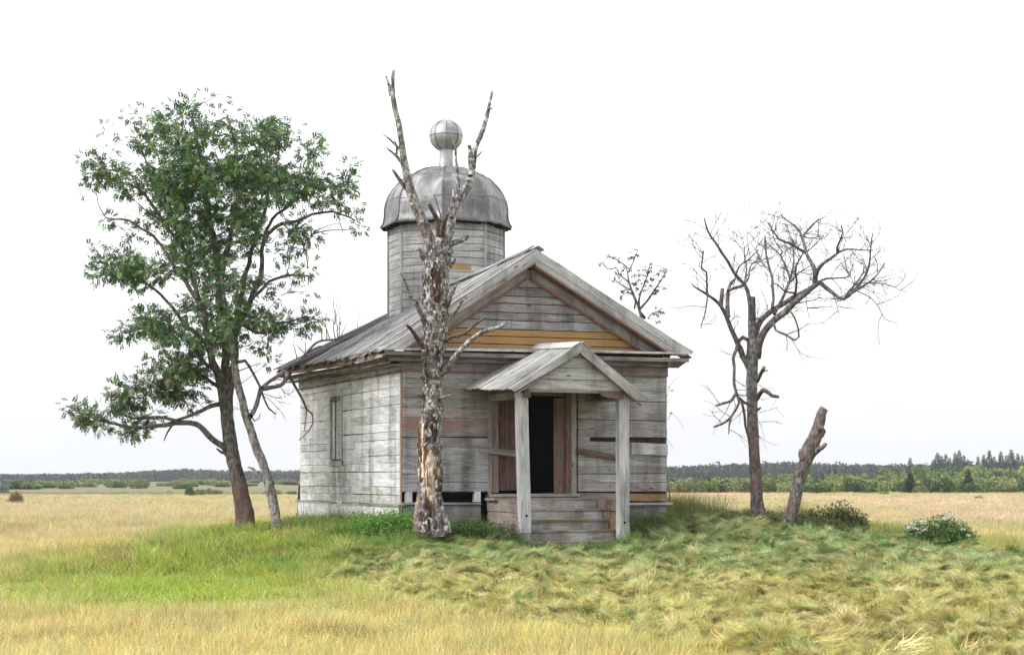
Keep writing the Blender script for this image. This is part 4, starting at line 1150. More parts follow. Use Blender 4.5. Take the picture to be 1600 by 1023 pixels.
L3([(696, 480), (702, 465), (708, 455), (713, 445)], 5, 2, -.4, sides=8)
L3([(698, 500), (712, 488), (722, 470), (732, 462)], 3, 1.4, -.5, sides=8)
L3([(662, 622), (672, 623), (685, 622), (698, 619), (709, 617)], 4, 1.4, -.25, sides=8, col=(.5, .6, .1, 1), k=.01)
L3([(668, 600), (662, 592), (656, 588)], 5, 1.5, -.2, sides=8, col=dr_)
L3([(664, 606), (658, 618), (650, 615)], 5, 1.5, -.2, sides=8, col=dr_)
T.build('trunk', M_BDEAD, dead)
# flaking plates of bark
m = MB()
for _ in range(620):
    f = R(.02, .96)*(len(tr)-1); k = int(f); t = f-k
    a, b = tr[k], tr[min(k+1, len(tr)-1)]; px, py, r = [a[i]+(b[i]-a[i])*t for i in range(3)]
    an = R(PI, 2*PI)+R(-.5, .5); rr = mpx(r, Y3)
    if 700 < py < 800 and 1.25*PI < an % (2*PI) < 1.6*PI: continue
    c = W(px, py, Y3)+Vector((math.cos(an)*rr, math.sin(an)*rr, 0))
    nr = Vector((math.cos(an), math.sin(an), 0)); tg = Vector((-nr.y, nr.x, 0)); w = R(.015, .045); h = R(.03, .11); lift = R(.0, .3)
    upv = (Vector((0, 0, 1))+nr*lift*R(-1, 1)).normalized()
    m.plank(c-org+nr*.002-tg*w/2-upv*h/2, upv*h, (tg+nr*R(-.3, .3))*w, nr*R(.006, .012), (.5, R(0, .5) if random.random() < .3 else 0, 0, 1), 2, .006)
m.build('bark_plate', M_BDEAD, dead)

# ---- 4: bare tree on the right ---------------------------------------------
Y4 = 35.5
bx, by_ = W(1187, 812, Y4)[:2]; org = Vector((bx, by_, gz1(bx, by_)-.1))
bare = empty('bare_tree', org)
tag(bare, 'bare leafless tree with a fine network of twigs beside the leaning broken trunk', 'tree')
T = Tubes(org); A = lambda pts: cr(1080, 310, 4.091, pts); B_ = lambda pts: cr(1080, 540, 3.41, pts)
cb = lambda p, t, an=0: (.5, max(0, min(.9, (W(0, 600, Y4).z-p.z)*.9))*(.6+.8*mnoise.noise(Vector(p)*3)), max(0, min(.42, mnoise.noise(Vector((p.x*9, p.y*9, p.z*1.3)))*1.3-.3)) if p.z < W(0, 690, Y4).z else 0, 1)
tr4 = [(1188, 828, 12), (1186, 808, 11.5), (1183, 780, 9.5), (1181, 745, 9), (1178, 700, 9), (1176, 660, 8.5), (1175, 620, 8.5), (1175, 580, 9), (1176, 555, 10), (1176, 530, 9)]
T.limb([W(a, b, Y4) for a, b, c in tr4], 0, 0, 18, .07, .1, cb, rad=[mpx(c, Y4) for a, b, c in tr4])
T.limb([W(a, b, Y4-.05) for a, b in ((1178, 828), (1178, 800), (1177, 760), (1178, 740))], mpx(6, Y4), mpx(4, Y4), 10, .07, .12, cb)
T.build('trunk', M_BBARE, bare); T = Tubes(org)
g4 = (.42, .08, 0, 1); main4 = []
def L4(pts, r0, r1, dy=0., cap=False, y0=0., sides=8, c=g4, tw=0, lv=2):
    ps = path(pts, Y4+y0, dy); o = T.limb(ps, mpx(r0, Y4), mpx(r1, Y4), sides, .09, .1, c, cap=cap, kink=.02)
    for _ in range(int(tw*1.15+.5)):
        i = random.randint(int(len(o)*.25), len(o)-2); d = (o[i+1]-o[i]).normalized(); s_ = d.cross(Vector((R(-.4, .4), 1, R(-.4, .4)))).normalized()*random.choice((-1, 1))
        T.grow(o[i], d*.7+s_*R(.5, 1)+Vector((0, R(-.4, .4), .2)), R(.22, .62), .008, lv, 4, .8, .12, 5, (2, 3), g4, .0032, .22)
    return o
L4([(1176, 545), (1176, 520)]+A([(390, 780), (385, 700), (392, 630)]), 8, 5, .1, True, sides=12)
L4(A([(330, 1010), (300, 930), (235, 780), (190, 690), (120, 630), (50, 585), (0, 545)]), 4.6, .9, -.8, tw=4)
L4([(1176, 600), (1170, 575)]+A([(330, 1010), (310, 950)]), 5, 4.6, 0, sides=10)
L4(A([(232, 760), (232, 680), (238, 600), (250, 545), (280, 515), (265, 530)]), 4, 1.6, .6, tw=4)
L4(A([(235, 590), (290, 570), (340, 555)]), 2.6, 2.2, .4, tw=2)
L4(A([(395, 800), (375, 700), (365, 630), (345, 555), (290, 490), (235, 410), (180, 320), (125, 240), (95, 175), (82, 125)]), 3.8, 1.2, -.6, tw=6)
L4(A([(190, 685), (195, 630), (200, 575)]), 3.4, 3, -.1, True, tw=1)
L4(A([(105, 620), (98, 540), (95, 475), (65, 445), (70, 380), (80, 335)]), 1.8, 1, -.8, tw=5)
L4(A([(105, 620), (90, 720), (68, 800), (70, 830)]), 1.6, .6, -.8, y0=-.3, tw=2)
L4(A([(340, 550), (370, 500), (380, 430), (450, 370)]), 1.6, .7, .4, tw=5)
L4(A([(340, 560), (350, 450), (340, 350), (335, 280), (290, 180)]), 1.4, .5, .8, tw=5)
L4(A([(290, 480), (310, 430), (380, 380), (435, 325)]), 1.5, .7, -.5, tw=4)
L4(A([(400, 960), (415, 850), (450, 780), (520, 715), (600, 665), (660, 625), (720, 600), (780, 560)]), 4.8, 3.2, .7, tw=4)
L4(A([(420, 1020), (435, 930), (470, 850), (520, 785), (600, 730), (650, 675), (710, 620), (770, 570), (820, 535)]), 6.4, 3.8, -.5, sides=10, tw=4)
L4(A([(520, 700), (522, 600), (515, 500), (490, 400), (475, 330), (472, 245)]), 2.6, 1.4, .9, tw=7)
L4(A([(530, 740), (580, 640), (610, 570), (630, 520), (600, 430), (570, 365), (500, 300)]), 2.8, 1.1, 1.2, tw=9)
L4(A([(570, 370), (580, 340), (540, 280), (520, 210), (490, 150)]), 1.3, .6, .8, y0=.8, tw=4)
L4(A([(630, 520), (650, 450), (655, 360), (650, 260)]), 2., .8, .6, y0=.8, tw=8)
L4(A([(660, 620), (675, 540), (665, 450), (700, 380), (720, 330)]), 2.2, .9, -1.2, tw=8)
L4(A([(640, 530), (670, 490), (700, 470), (760, 430)]), 1.6, .7, -.8, tw=5)
L4(A([(660, 605), (600, 590), (555, 555), (520, 540)]), 1.8, .8, -.6, tw=3)
L4(A([(795, 540), (792, 470), (770, 410), (735, 350), (715, 270), (690, 200), (630, 150), (575, 110)]), 4, 1.1, .9, y0=-.4, tw=9)
L4(A([(735, 350), (690, 325), (630, 290), (560, 262), (530, 220), (500, 160)]), 2.6, .9, -.6, y0=.2, tw=7)
L4(A([(710, 250), (740, 205), (780, 165), (812, 135)]), 2.2, 1.2, .4, y0=.3, tw=5)
L4(A([(720, 245), (780, 255), (850, 235)]), 1.2, .6, .5, y0=.3, tw=3)
L4(A([(795, 500), (810, 460), (850, 410), (900, 375), (940, 345), (1005, 320), (1080, 328), (1165, 332)]), 3.4, .8, -.9, y0=-.4, tw=6)
L4(A([(935, 345), (935, 310), (955, 260), (968, 215), (960, 170)]), 2.4, .7, -.3, y0=-.9, tw=4)
L4(A([(820, 535), (870, 575), (920, 615), (975, 640), (1020, 600), (1080, 540), (1110, 500), (1135, 430), (1150, 320), (1160, 220)]), 3.4, .9, -.8, y0=-.3, tw=9)
L4(A([(975, 640), (1060, 580), (1130, 535), (1190, 480), (1240, 410)]), 2., .8, .6, y0=-.9, tw=8)
L4(A([(975, 640), (1010, 590), (1070, 520), (1100, 480), (1105, 430)]), 1.8, .8, -.2, y0=-.9, tw=5)
L4(A([(820, 530), (870, 510), (940, 508), (1010, 500), (1020, 460)]), 1.8, .7, .6, y0=-.3, tw=6)
L4(A([(1060, 590), (1140, 630), (1200, 700), (1240, 770), (1320, 800)]), .9, .4, .4, y0=-.6, tw=3, lv=1)
L4(A([(1130, 535), (1220, 545), (1300, 570), (1380, 600)]), .9, .4, -.4, y0=-.5, tw=3, lv=1)
L4(A([(900, 600), (925, 660), (945, 745)]), .9, .4, -.4, y0=-.6, tw=4, lv=1)
L4(A([(735, 650), (740, 700), (755, 765)]), .8, .4, -.3, y0=-.4, tw=2, lv=1)
L4(A([(680, 670), (760, 655), (830, 630)]), .9, .4, .5, y0=-.4, tw=3, lv=1)
L4(A([(525, 790), (540, 840), (600, 870), (665, 905), (690, 885), (685, 830), (660, 760), (630, 715)]), 2, 1.2, -.5, y0=-.3, tw=4, lv=1)
L4(A([(405, 765), (435, 765), (460, 765)]), 2.4, 1.6, -.3, sides=7, tw=1)
L4(A([(380, 960), (360, 900), (330, 885), (305, 905), (290, 970), (270, 1023)])+B_([(230, 120), (228, 200), (245, 260), (255, 300), (215, 380), (170, 415), (120, 432)]), 3.4, 1.4, -.6, tw=5, lv=1)
L4(B_([(255, 280), (285, 300), (320, 320)]), 2.6, 2.2, .4, y0=-.45, c=(.5, .8, 0, 1))
L4(B_([(240, 250), (215, 295), (175, 305), (135, 318)]), 2.6, 1.6, -.3, y0=-.4, tw=3, lv=1)
L4(B_([(215, 375), (200, 420), (200, 470)]), 2, .8, -.2, y0=-.5, tw=2, lv=1)
L4(B_([(270, 300), (285, 370), (290, 430), (305, 485)]), 2.2, 1.6, .2, y0=-.4, tw=3, lv=1)
L4(B_([(350, 190), (370, 150), (388, 115)]), 3.4, 2.6, -.4, True, sides=9)
L4(B_([(378, 140), (392, 130), (408, 132)]), 1.8, 1, -.3, y0=-.2)
L4(B_([(345, 290), (360, 260), (382, 235), (405, 245), (430, 268), (465, 272)]), 4, 2.4, -.6, True, sides=9, c=(.2, .2, 0, 1))
L4(B_([(345, 345), (362, 335), (372, 328)]), 3, 1, -.1, True)
for q in ((1181, 600, .5, -.2), (1190, 660, 1, .1), (1185, 645, 1, .1), (1165, 560, -1, .1)):
    T.grow(W(q[0], q[1], Y4), (q[2], -.2, q[3]), .4, .005, 1, 4, .8, 0, 5, (2, 3), g4, .003, .25)
T.build('crown', M_BBARE, bare)

# ---- 5: leaning broken stump -------------------------------------------------
Y5 = 34.6
bx, by_ = W(1232, 820, Y5)[:2]; org = Vector((bx, by_, gz1(bx, by_)-.1))
T = Tubes(org); cs = lambda p, t, an=0: (.5, .22+.7*mnoise.noise(Vector(p)*3), max(0, mnoise.noise(Vector((p.x*8, p.y*8, p.z*1.5)))*1.1-.35), 1)
st = B_([(515, 965), (525, 915), (545, 850), (560, 780), (580, 700), (605, 630), (625, 570), (650, 510), (670, 450), (685, 400), (700, 350), (712, 332)])
T.limb(path(st, Y5, -.1), 0, 0, 18, .06, .12, cs, rad=[mpx(c, Y5) for c in (13, 11, 10, 9.3, 9.3, 10, 12, 11, 9.5, 8.3, 7, 6.5)], cap=True)
T.limb(path(B_([(645, 580), (680, 550), (700, 540), (718, 522)]), Y5-.1, -.2), mpx(5, Y5), mpx(3, Y5), 10, .06, .12, cs, cap=True)
T.limb(path(B_([(672, 490), (695, 475), (705, 455), (695, 440), (680, 440)]), Y5-.1, -.1), mpx(5, Y5), mpx(3.5, Y5), 10, .05, .12, cs, cap=True)
T.limb(path(B_([(600, 600), (588, 575), (590, 550)]), Y5-.1, 0), mpx(7, Y5), mpx(4, Y5), 10, .05, .12, (.4, .9, 0, 1), cap=True)
so = T.build('broken_trunk', M_BBARE); so.location = org
tag(so, 'leaning broken tree trunk without a crown, beside the bare tree', 'tree stump')

# ---- 6: small tree behind the roof, bare saplings ------------------------------
Y6 = 44.0
bx, by_ = W(1002, 700, Y6)[:2]; org = Vector((bx, by_, gz1(bx, by_)-.05))
small = empty('young_tree', org); tag(small, 'small sparse tree whose thin crown shows above the roof slope behind the porch', 'tree')
T = Tubes(org); A5 = lambda pts: cr(930, 380, 7.308, pts)
T.limb([org]+path([(1004, 640), (1000, 560), (1003, 510)]+A5([(520, 820), (500, 740)]), Y6), .05, .022, 8, .15, .08, g)
for pts, r0 in (([(520, 820), (500, 740), (460, 640), (420, 540), (380, 430), (370, 330), (350, 260)], 2.4), ([(500, 740), (500, 640), (520, 560), (560, 470), (590, 380), (620, 270)], 1.8), ([(500, 760), (600, 650), (660, 560), (700, 500), (770, 400), (820, 310)], 2.0),
                ([(420, 540), (340, 500), (250, 440), (210, 400)], 1.2), ([(380, 440), (270, 350), (240, 280)], 1.2), ([(350, 260), (250, 190), (170, 160), (150, 120)], 1.), ([(450, 740), (460, 640)], 1.6), ([(560, 850), (520, 780)], 3), ([(600, 860), (650, 800), (740, 770), (760, 740)], 1.), ([(380, 330), (440, 200), (470, 110)], 1.), ([(240, 280), (150, 300), (90, 240)], .8)):
    T.limb(path(A5(pts), Y6, R(-.6, .6)), mpx(r0, Y6), mpx(.7, Y6), 6, .15, .05, g)
cents, nsp, rads = [], [], []
for (x, y, r, n) in ((260, 185, 40, 5), (360, 275, 45, 8), (250, 340, 40, 6), (210, 410, 18, 3), (330, 510, 30, 4), (310, 585, 22, 3), (470, 110, 25, 4), (370, 130, 18, 2), (430, 130, 12, 2), (465, 400, 35, 6), (490, 485, 20, 4), (600, 290, 45, 8), (530, 330, 35, 5), (590, 400, 25, 4), (680, 380, 30, 5), (770, 290, 25, 2), (825, 310, 16, 3), (760, 400, 16, 2), (700, 500, 40, 6), (770, 500, 20, 3), (600, 510, 25, 5), (650, 560, 18, 3), (370, 450, 30, 3), (400, 530, 25, 3), (490, 560, 18, 2), (740, 765, 22, 5), (690, 790, 22, 4), (710, 870, 18, 3), (95, 245, 16, 2), (155, 120, 12, 1), (635, 240, 18, 2), (250, 440, 18, 2), (820, 480, 12, 1)):
    q = A5([(x, y)])[0]; cents.append(tuple(W(q[0], q[1], Y6+R(-.5, .5)))); rads.append(r/7.308*Y6/FPX); nsp.append(n*1.5)
Vl, Fl, Cl = rowan(cents, rads, nsp, lambda p, k: np.array([[.05, .06, .035], [.09, .1, .04], [.04, .045, .04]])[RS.randint(0, 3, k)], 7, .055, .1)
attach(T, cents, g, .003)
T.build('trunk', M_BBROWN, small); npmesh('crown', Vl-np.array(org), Fl, M_LEAF, {'col': Cl}, parent=small)

Y7 = 43.0
bx, by_ = W(1052, 760, Y7)[:2]; org = Vector((bx, by_, gz1(bx, by_)-.05))
sap = empty('sapling', org); tag(sap, 'thin almost leafless sapling poking out behind the boarded corner with the loose board', 'sapling')
T = Tubes(org)
T.limb([org]+path([(1040, 720), (1034, 660), (1036, 600)], Y7), .018, .008, 5, .15, .05, dk)
for a in ([(1036, 640), (1048, 600), (1062, 585)], [(1036, 665), (1050, 645), (1060, 655), (1068, 668)], [(1034, 650), (1042, 630), (1046, 622)], [(1036, 620), (1045, 602)], [(1034, 675), (1045, 690), (1052, 700)]):
    T.limb(path(a, Y7), .007, .003, 4, .2, .05, dk)
T.build('trunk', M_BGREY, sap)
cents = [tuple(W(a, b, Y7)) for a, b in ((1042, 623), (1048, 606), (1047, 642), (1038, 612))]
Vl, Fl, Cl = rowan(cents, [.05]*4, [3]*4, lambda p, k: np.tile([[.06, .07, .04]], (k, 1)), 5, .04, .06)
npmesh('crown', Vl-np.array(org), Fl, M_LEAF, {'col': Cl}, parent=sap)
for (px, tops, lab) in ((562, ((562, 470), (550, 478), (572, 485), (556, 492)), 'bare sapling whose twig tips show above the roof slope below the drum'),):
    Yq = 45.5; bx, by_ = W(px, 700, Yq)[:2]; org = Vector((bx, by_, gz1(bx, by_)-.05))
    sp_ = empty('sapling', org); tag(sp_, lab, 'sapling'); T = Tubes(org); jn = W(px, 560, Yq)
    T.limb([org, org.lerp(jn, .5)+Vector((.06, 0, 0)), jn], .025, .014, 6, .2, .05, dk)
    for a in tops: T.limb([jn, jn.lerp(W(a[0], a[1], Yq), .5)+Vector((R(-.08, .08), 0, 0)), W(a[0], a[1], Yq)], .01, .003, 4, .2, .05, dk)
    T.build('trunk', M_BGREY, sp_)
# ================================================================== GRASS
N = NT('grass_blade'); ai = N.attr('icol', 'INSTANCER'); ab = N.attr('bv')
sc_ = N.n('VectorMath', dict(operation='MULTIPLY'), i0=ai.outputs['Color'], i1=ab.outputs['Color'])
M_GRASS = N.finish(sc_.outputs[0], .6, None, spec=.25, trans=.35)
def blades(n, rad, h0, h1, w, lean, curl, seg=3, lying=False, head=0., tint=None, seed=0):
    rs = np.random.RandomState(seed); a = rs.rand(n)*2*PI; r = rad*rs.rand(n)**.6
    base = np.stack([r*np.cos(a), r*np.sin(a), np.zeros(n)], 1)
    h = rs.uniform(h0, h1, n); da = rs.normal(size=n)*.42 if lying else a+rs.normal(size=n)*.9; bend = rs.uniform(-.35, .35)
    out = np.stack([np.cos(da), np.sin(da), np.zeros(n)], 1)
    V, Fc, Cc = [], [], []
    dd_ = da if lying else da+rs.normal(size=n)*.8; side = np.stack([-np.sin(dd_), np.cos(dd_), np.zeros(n)], 1)
    ln = rs.uniform(lean[0], lean[1], n); cu = rs.uniform(curl[0], curl[1], n)
    pts = []; p = base.copy(); ang = ln
    if lying: p[:, 2] += rs.rand(n)*.035
    for i in range(seg+1):
        pts.append(p.copy()); p = p+(out*np.sin(ang)[:, None]+np.array([0, 0, 1])*np.cos(ang)[:, None])*(h/seg)[:, None]
        ang = ang+cu/seg
        if lying: out = out+side*(bend+rs.normal(size=(n, 1))*.2); out[:, 2] = 0; out /= np.linalg.norm(out, axis=1, keepdims=True); p[:, 2] = np.maximum(p[:, 2], .0)
    tone_ = rs.uniform(.55, 1.5, n); hue = rs.uniform(-.11, .11, n)
    wv = w*rs.uniform(.7, 1.3, n)
    for i in range(seg+1):
        t = i/seg; ww = (wv*(1-t**1.8*.9)/2)[:, None]*side
        V.append(pts[i]-ww); V.append(pts[i]+ww)
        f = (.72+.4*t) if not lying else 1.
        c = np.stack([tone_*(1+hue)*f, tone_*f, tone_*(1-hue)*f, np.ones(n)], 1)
        if tint is not None and i >= seg-1:
            mk = (rs.rand(n) < head)[:, None] if i == seg-1 else mk
            c = np.where(mk, c*np.array(list(tint)+[1.]), c)
        Cc += [c, c]
    V = np.stack(V, 1).reshape(-1, 3); Cc = np.stack(Cc, 1).reshape(-1, 4); k = 2*(seg+1)
    f0 = np.array([[2*i, 2*i+1, 2*i+3, 2*i+2] for i in range(seg)])
    Fc = (np.arange(n)[:, None, None]*k+f0[None]).reshape(-1, 4)
    return V, Fc, Cc
def weed(n, seed=0, h=.5, lw=.026, ll=.07, spread=.22):
    rs = np.random.RandomState(seed); P, D, Nn, L, Wd = [], [], [], [], []
    for _ in range(n):
        a = rs.rand()*2*PI; d = np.array([math.cos(a)*rs.uniform(.1, .7), math.sin(a)*rs.uniform(.1, .7), 1.]); d /= np.linalg.norm(d)
        b = np.array([math.cos(a), math.sin(a), 0])*rs.rand()*spread; hh = h*rs.uniform(.5, 1)
        k = int(hh/.035)
        for j in range(k):
            t = (j+1)/k; an = rs.rand()*2*PI
            P.append(b+d*hh*t); dd = np.array([math.cos(an), math.sin(an), rs.uniform(-.2, .7)]); D.append(dd); Nn.append(np.array([0, 0, 1])+rs.normal(size=3)*.4); s = rs.uniform(.6, 1.2)*(1.15-.6*t); L.append(ll*s); Wd.append(lw*s)
    n_ = len(P); c = rs.uniform(.65, 1.35, (n_, 1))*np.ones((n_, 3))
    return leaflets(np.array(P), np.array(D), np.array(Nn), np.array(L), np.array(Wd), c)
tufts = bpy.data.collections.new('tuft_sources'); nt_ = 0; KIND = {}
def addt(kind, data):
    global nt_
    o = npmesh('t%03d' % nt_, data[0], data[1], M_GRASS, {'bv': data[2]}, link=False); tufts.objects.link(o); KIND.setdefault(kind, []).append(nt_); nt_ += 1
for s_ in range(5): addt('meadow', blades(46, .19, .14, .38, .0055, (.02, .45), (.1, .8), 3, head=.45, tint=(1.25, 1.1, 1.2), seed=s_))
for s_ in range(4): addt('lush', blades(60, .19, .12, .34, .008, (.05, .7), (.3, 1.4), 3, seed=20+s_))
for s_ in range(8): addt('hay', blades(64, .12, .12, .3, .007, (1.42, 1.6), (-.12, .25), 4, lying=True, seed=40+s_))
for s_ in range(4): addt('weed', weed(11, 60+s_, .36))
def heap(n, rad, hh, seed):
    V_, F_, C_ = blades(n, rad, .1, .26, .008, (1.3, 1.62), (-.1, .6), 4, lying=True, seed=seed); r = np.sqrt(V_[:, 0]**2+(V_[:, 1]*1.3)**2)/rad
    V_ = V_.copy(); V_[:, 2] += hh*np.clip(1-r**2, -.3, 1); return V_, F_, C_
for s_ in range(6): addt('heap', heap(170, .16+.02*s_, (.08+.012*s_), 60+s_))
for s_ in range(4): addt('stubble', blades(40, .2, .05, .16, .007, (.1, 1.0), (.2, 1.0), 2, seed=80+s_))
for s_ in range(3): addt('flower', weed(5, 90+s_, .44, .022, .024, .25))
ng = bpy.data.node_groups.new('scatter', 'GeometryNodeTree')
ng.interface.new_socket('Geometry', in_out='INPUT', socket_type='NodeSocketGeometry'); ng.interface.new_socket('Geometry', in_out='OUTPUT', socket_type='NodeSocketGeometry')
gi = ng.nodes.new('NodeGroupInput'); go = ng.nodes.new('NodeGroupOutput'); ip = ng.nodes.new('GeometryNodeInstanceOnPoints'); ci = ng.nodes.new('GeometryNodeCollectionInfo')
ci.inputs['Collection'].default_value = tufts; ci.inputs['Separate Children'].default_value = True; ci.inputs['Reset Children'].default_value = True
def na(nm, dt):
    n = ng.nodes.new('GeometryNodeInputNamedAttribute'); n.data_type = dt; n.inputs[0].default_value = nm; return n.outputs[0]
lk = ng.links.new
lk(gi.outputs[0], ip.inputs['Points']); lk(ci.outputs[0], ip.inputs['Instance']); ip.inputs['Pick Instance'].default_value = True
lk(na('idx', 'INT'), ip.inputs['Instance Index']); lk(na('rot', 'FLOAT_VECTOR'), ip.inputs['Rotation']); lk(na('scl', 'FLOAT_VECTOR'), ip.inputs['Scale']); lk(ip.outputs[0], go.inputs[0])
def scatter(name, P, rot, scl, idx, colr, label=None):
    me = bpy.data.meshes.new(name); me.vertices.add(len(P)); me.vertices.foreach_set('co', np.asarray(P, np.float32).ravel())
    a = me.attributes.new('rot', 'FLOAT_VECTOR', 'POINT'); a.data.foreach_set('vector', np.asarray(rot, np.float32).ravel())
    a = me.attributes.new('scl', 'FLOAT_VECTOR', 'POINT'); a.data.foreach_set('vector', np.asarray(scl, np.float32).ravel())
    a = me.attributes.new('idx', 'INT', 'POINT'); a.data.foreach_set('value', np.asarray(idx, np.int32))
    a = me.attributes.new('icol', 'FLOAT_COLOR', 'POINT'); a.data.foreach_set('color', np.concatenate([colr, np.ones((len(P), 1))], 1).astype(np.float32).ravel())
    o = bpy.data.objects.new(name, me); C.objects.link(o); md = o.modifiers.new('scatter', 'NODES'); md.node_group = ng
    tag(o, label, None, None, 'stuff'); return o
def spread(n, y0, y1, half=.42, pw=1.0):
    y = y0+(y1-y0)*RS.rand(n)**pw; 
    # uniform over the wedge
    y = np.sqrt(y0**2+(y1**2-y0**2)*RS.rand(n)); x = (RS.rand(n)*2-1)*half*y
    return x, y
def place(n, y0, y1, s0, s1):
    x, y = spread(n, y0, y1); k = ~footprint(x, y, .03); x, y = x[k], y[k]
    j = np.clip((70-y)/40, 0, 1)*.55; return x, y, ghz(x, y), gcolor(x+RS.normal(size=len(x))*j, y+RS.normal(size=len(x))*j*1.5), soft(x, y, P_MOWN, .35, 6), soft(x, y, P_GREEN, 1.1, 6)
pk = lambda kind, n: np.array(KIND[kind])[RS.randint(0, len(KIND[kind]), n)]
# standing meadow grass
sets = []
for (n, y0, y1, s0, s1) in ((32000, 14.5, 30, .65, 1.15), (33000, 30, 52, .75, 1.3), (22000, 52, 110, 1.3, 2.2), (15000, 110, 204, 2.4, 4.2)):
    x, y, z, c, m, g = place(n, y0, y1, s0, s1)
    keep = (m < .35) | (RS.rand(len(x)) < .0); x, y, z, c, m, g = [q[keep] for q in (x, y, z, c, m, g)]
    idx = np.where(g > RS.rand(len(x)), pk('lush', len(x)), pk('meadow', len(x))); rx = RS.rand(len(x)); idx = np.where((rx < .2), pk('lush', len(x)), idx); idx = np.where((rx > .93) & (y < 60), pk('stubble', len(x)), idx)
    s = RS.uniform(s0, s1, len(x)); hgt = np.ones(len(x))
    hgt *= .55+.5*np.clip((np.abs(fbm(x, y, .5, 3, 71)-.5))*4, 0, 1)
    hgt = np.where(y > 52, hgt*.6, hgt); hgt = np.where(y > 110, hgt*.4, hgt)
    dch = footprint(x, y, .25); hgt = np.where(dch, hgt*.8, hgt)
    tr_ = np.exp(-(((x-4.6)/3.2)**2+((y-37.6)/1.8)**2)**1.5); hgt *= 1+.8*tr_
    hv = RS.normal(size=(len(x), 1))*.13*(y[:, None] < 80); c = c*RS.uniform(.72, 1.32, (len(x), 1))*np.concatenate([1.08+hv*.8, 1.1+hv*-.2, 1.05-hv], 1); sp_ = RS.rand(len(x), 1) < .07; c = np.where(sp_ & (y[:, None] < 80), np.array([.3, .2, .12]), c); c = np.clip(c, .01, .9)
    sets.append((np.stack([x, y, z-.01], 1), np.stack([RS.normal(size=len(x))*.06, RS.normal(size=len(x))*.06, RS.rand(len(x))*6.28], 1), np.stack([s, s, s*hgt], 1), idx, c))
cat_ = lambda ss, i: np.concatenate([q[i] for q in ss])
scatter('meadow_grass', *[cat_(sets, i) for i in range(5)], label='long uncut meadow grass, green on the mound and straw coloured in the field')
# cut grass lying in matted swathes
sets = []
x, y, z, c, m, g = place(140000, 14.5, 40, 0, 0)
k = m > .3; x, y, z, c = x[k], y[k], z[k], c[k]
e = .06; dzx = (ghz(x+e, y)-ghz(x-e, y))/(2*e); dzy = (ghz(x, y+e)-ghz(x, y-e))/(2*e)
n = len(x); idx = np.where(RS.rand(n) < .93, pk('hay', n), pk('stubble', n)); s = .35+.6*RS.rand(n)**1.6
dark_ = np.clip((.06-lumps(x, y))*25, 0, 1)
v_ = RS.uniform(.86, 1.16, (n, 1)); bl = RS.rand(n, 1) < .08
cc = c*v_; cc = np.where(bl, np.array([.56, .5, .26])*v_, cc); gr = RS.rand(n, 1) < .07; cc = np.where(gr, np.array([.19, .29, .09])*v_, cc)
k2 = RS.rand(n) > dark_*.88
sets.append((np.stack([x, y, z], 1)[k2], np.stack([np.arctan(dzy)+RS.normal(size=n)*.12, -np.arctan(dzx)+RS.normal(size=n)*.12, fbm(x, y, .7, 3, 61)*18+RS.normal(size=n)*.5], 1)[k2], np.stack([s, s, s*RS.uniform(.6, 1.4, n)], 1)[k2], idx[k2], cc[k2]))
x, y, z, c, m, g = place(23000, 14.5, 40, 0, 0); lp = lumps(x, y); k = (m > .4) & (RS.rand(len(x)) < .35+2.5*lp); x, y, z, c = [q[k] for q in (x, y, z, c)]; n = len(x); s = (.18+.42*RS.rand(n)**2)*np.where(footprint(x, y, 1.), .6, 1)
pv = RS.rand(n, 1); cc = c+(np.array([.54, .5, .23])-c)*np.clip(pv*2-1.3, 0, .45); cc = cc+(np.array([.13, .09, .04])-cc)*np.clip((.14-pv)*5., 0, .6); cc = cc*RS.uniform(.92, 1.1, (n, 1))
sets.append((np.stack([x, y, z-.02], 1), np.stack([x*0, x*0, fbm(x, y, .7, 3, 61)*18+RS.normal(size=n)*.7], 1), np.stack([s*RS.uniform(.8, 1.5, n), s, s*RS.uniform(.6, 1.5, n)], 1), pk('heap', n), cc))
scatter('cut_grass', *[cat_(sets, i) for i in range(5)], label='freshly cut grass lying in matted pale swathes on the mound')
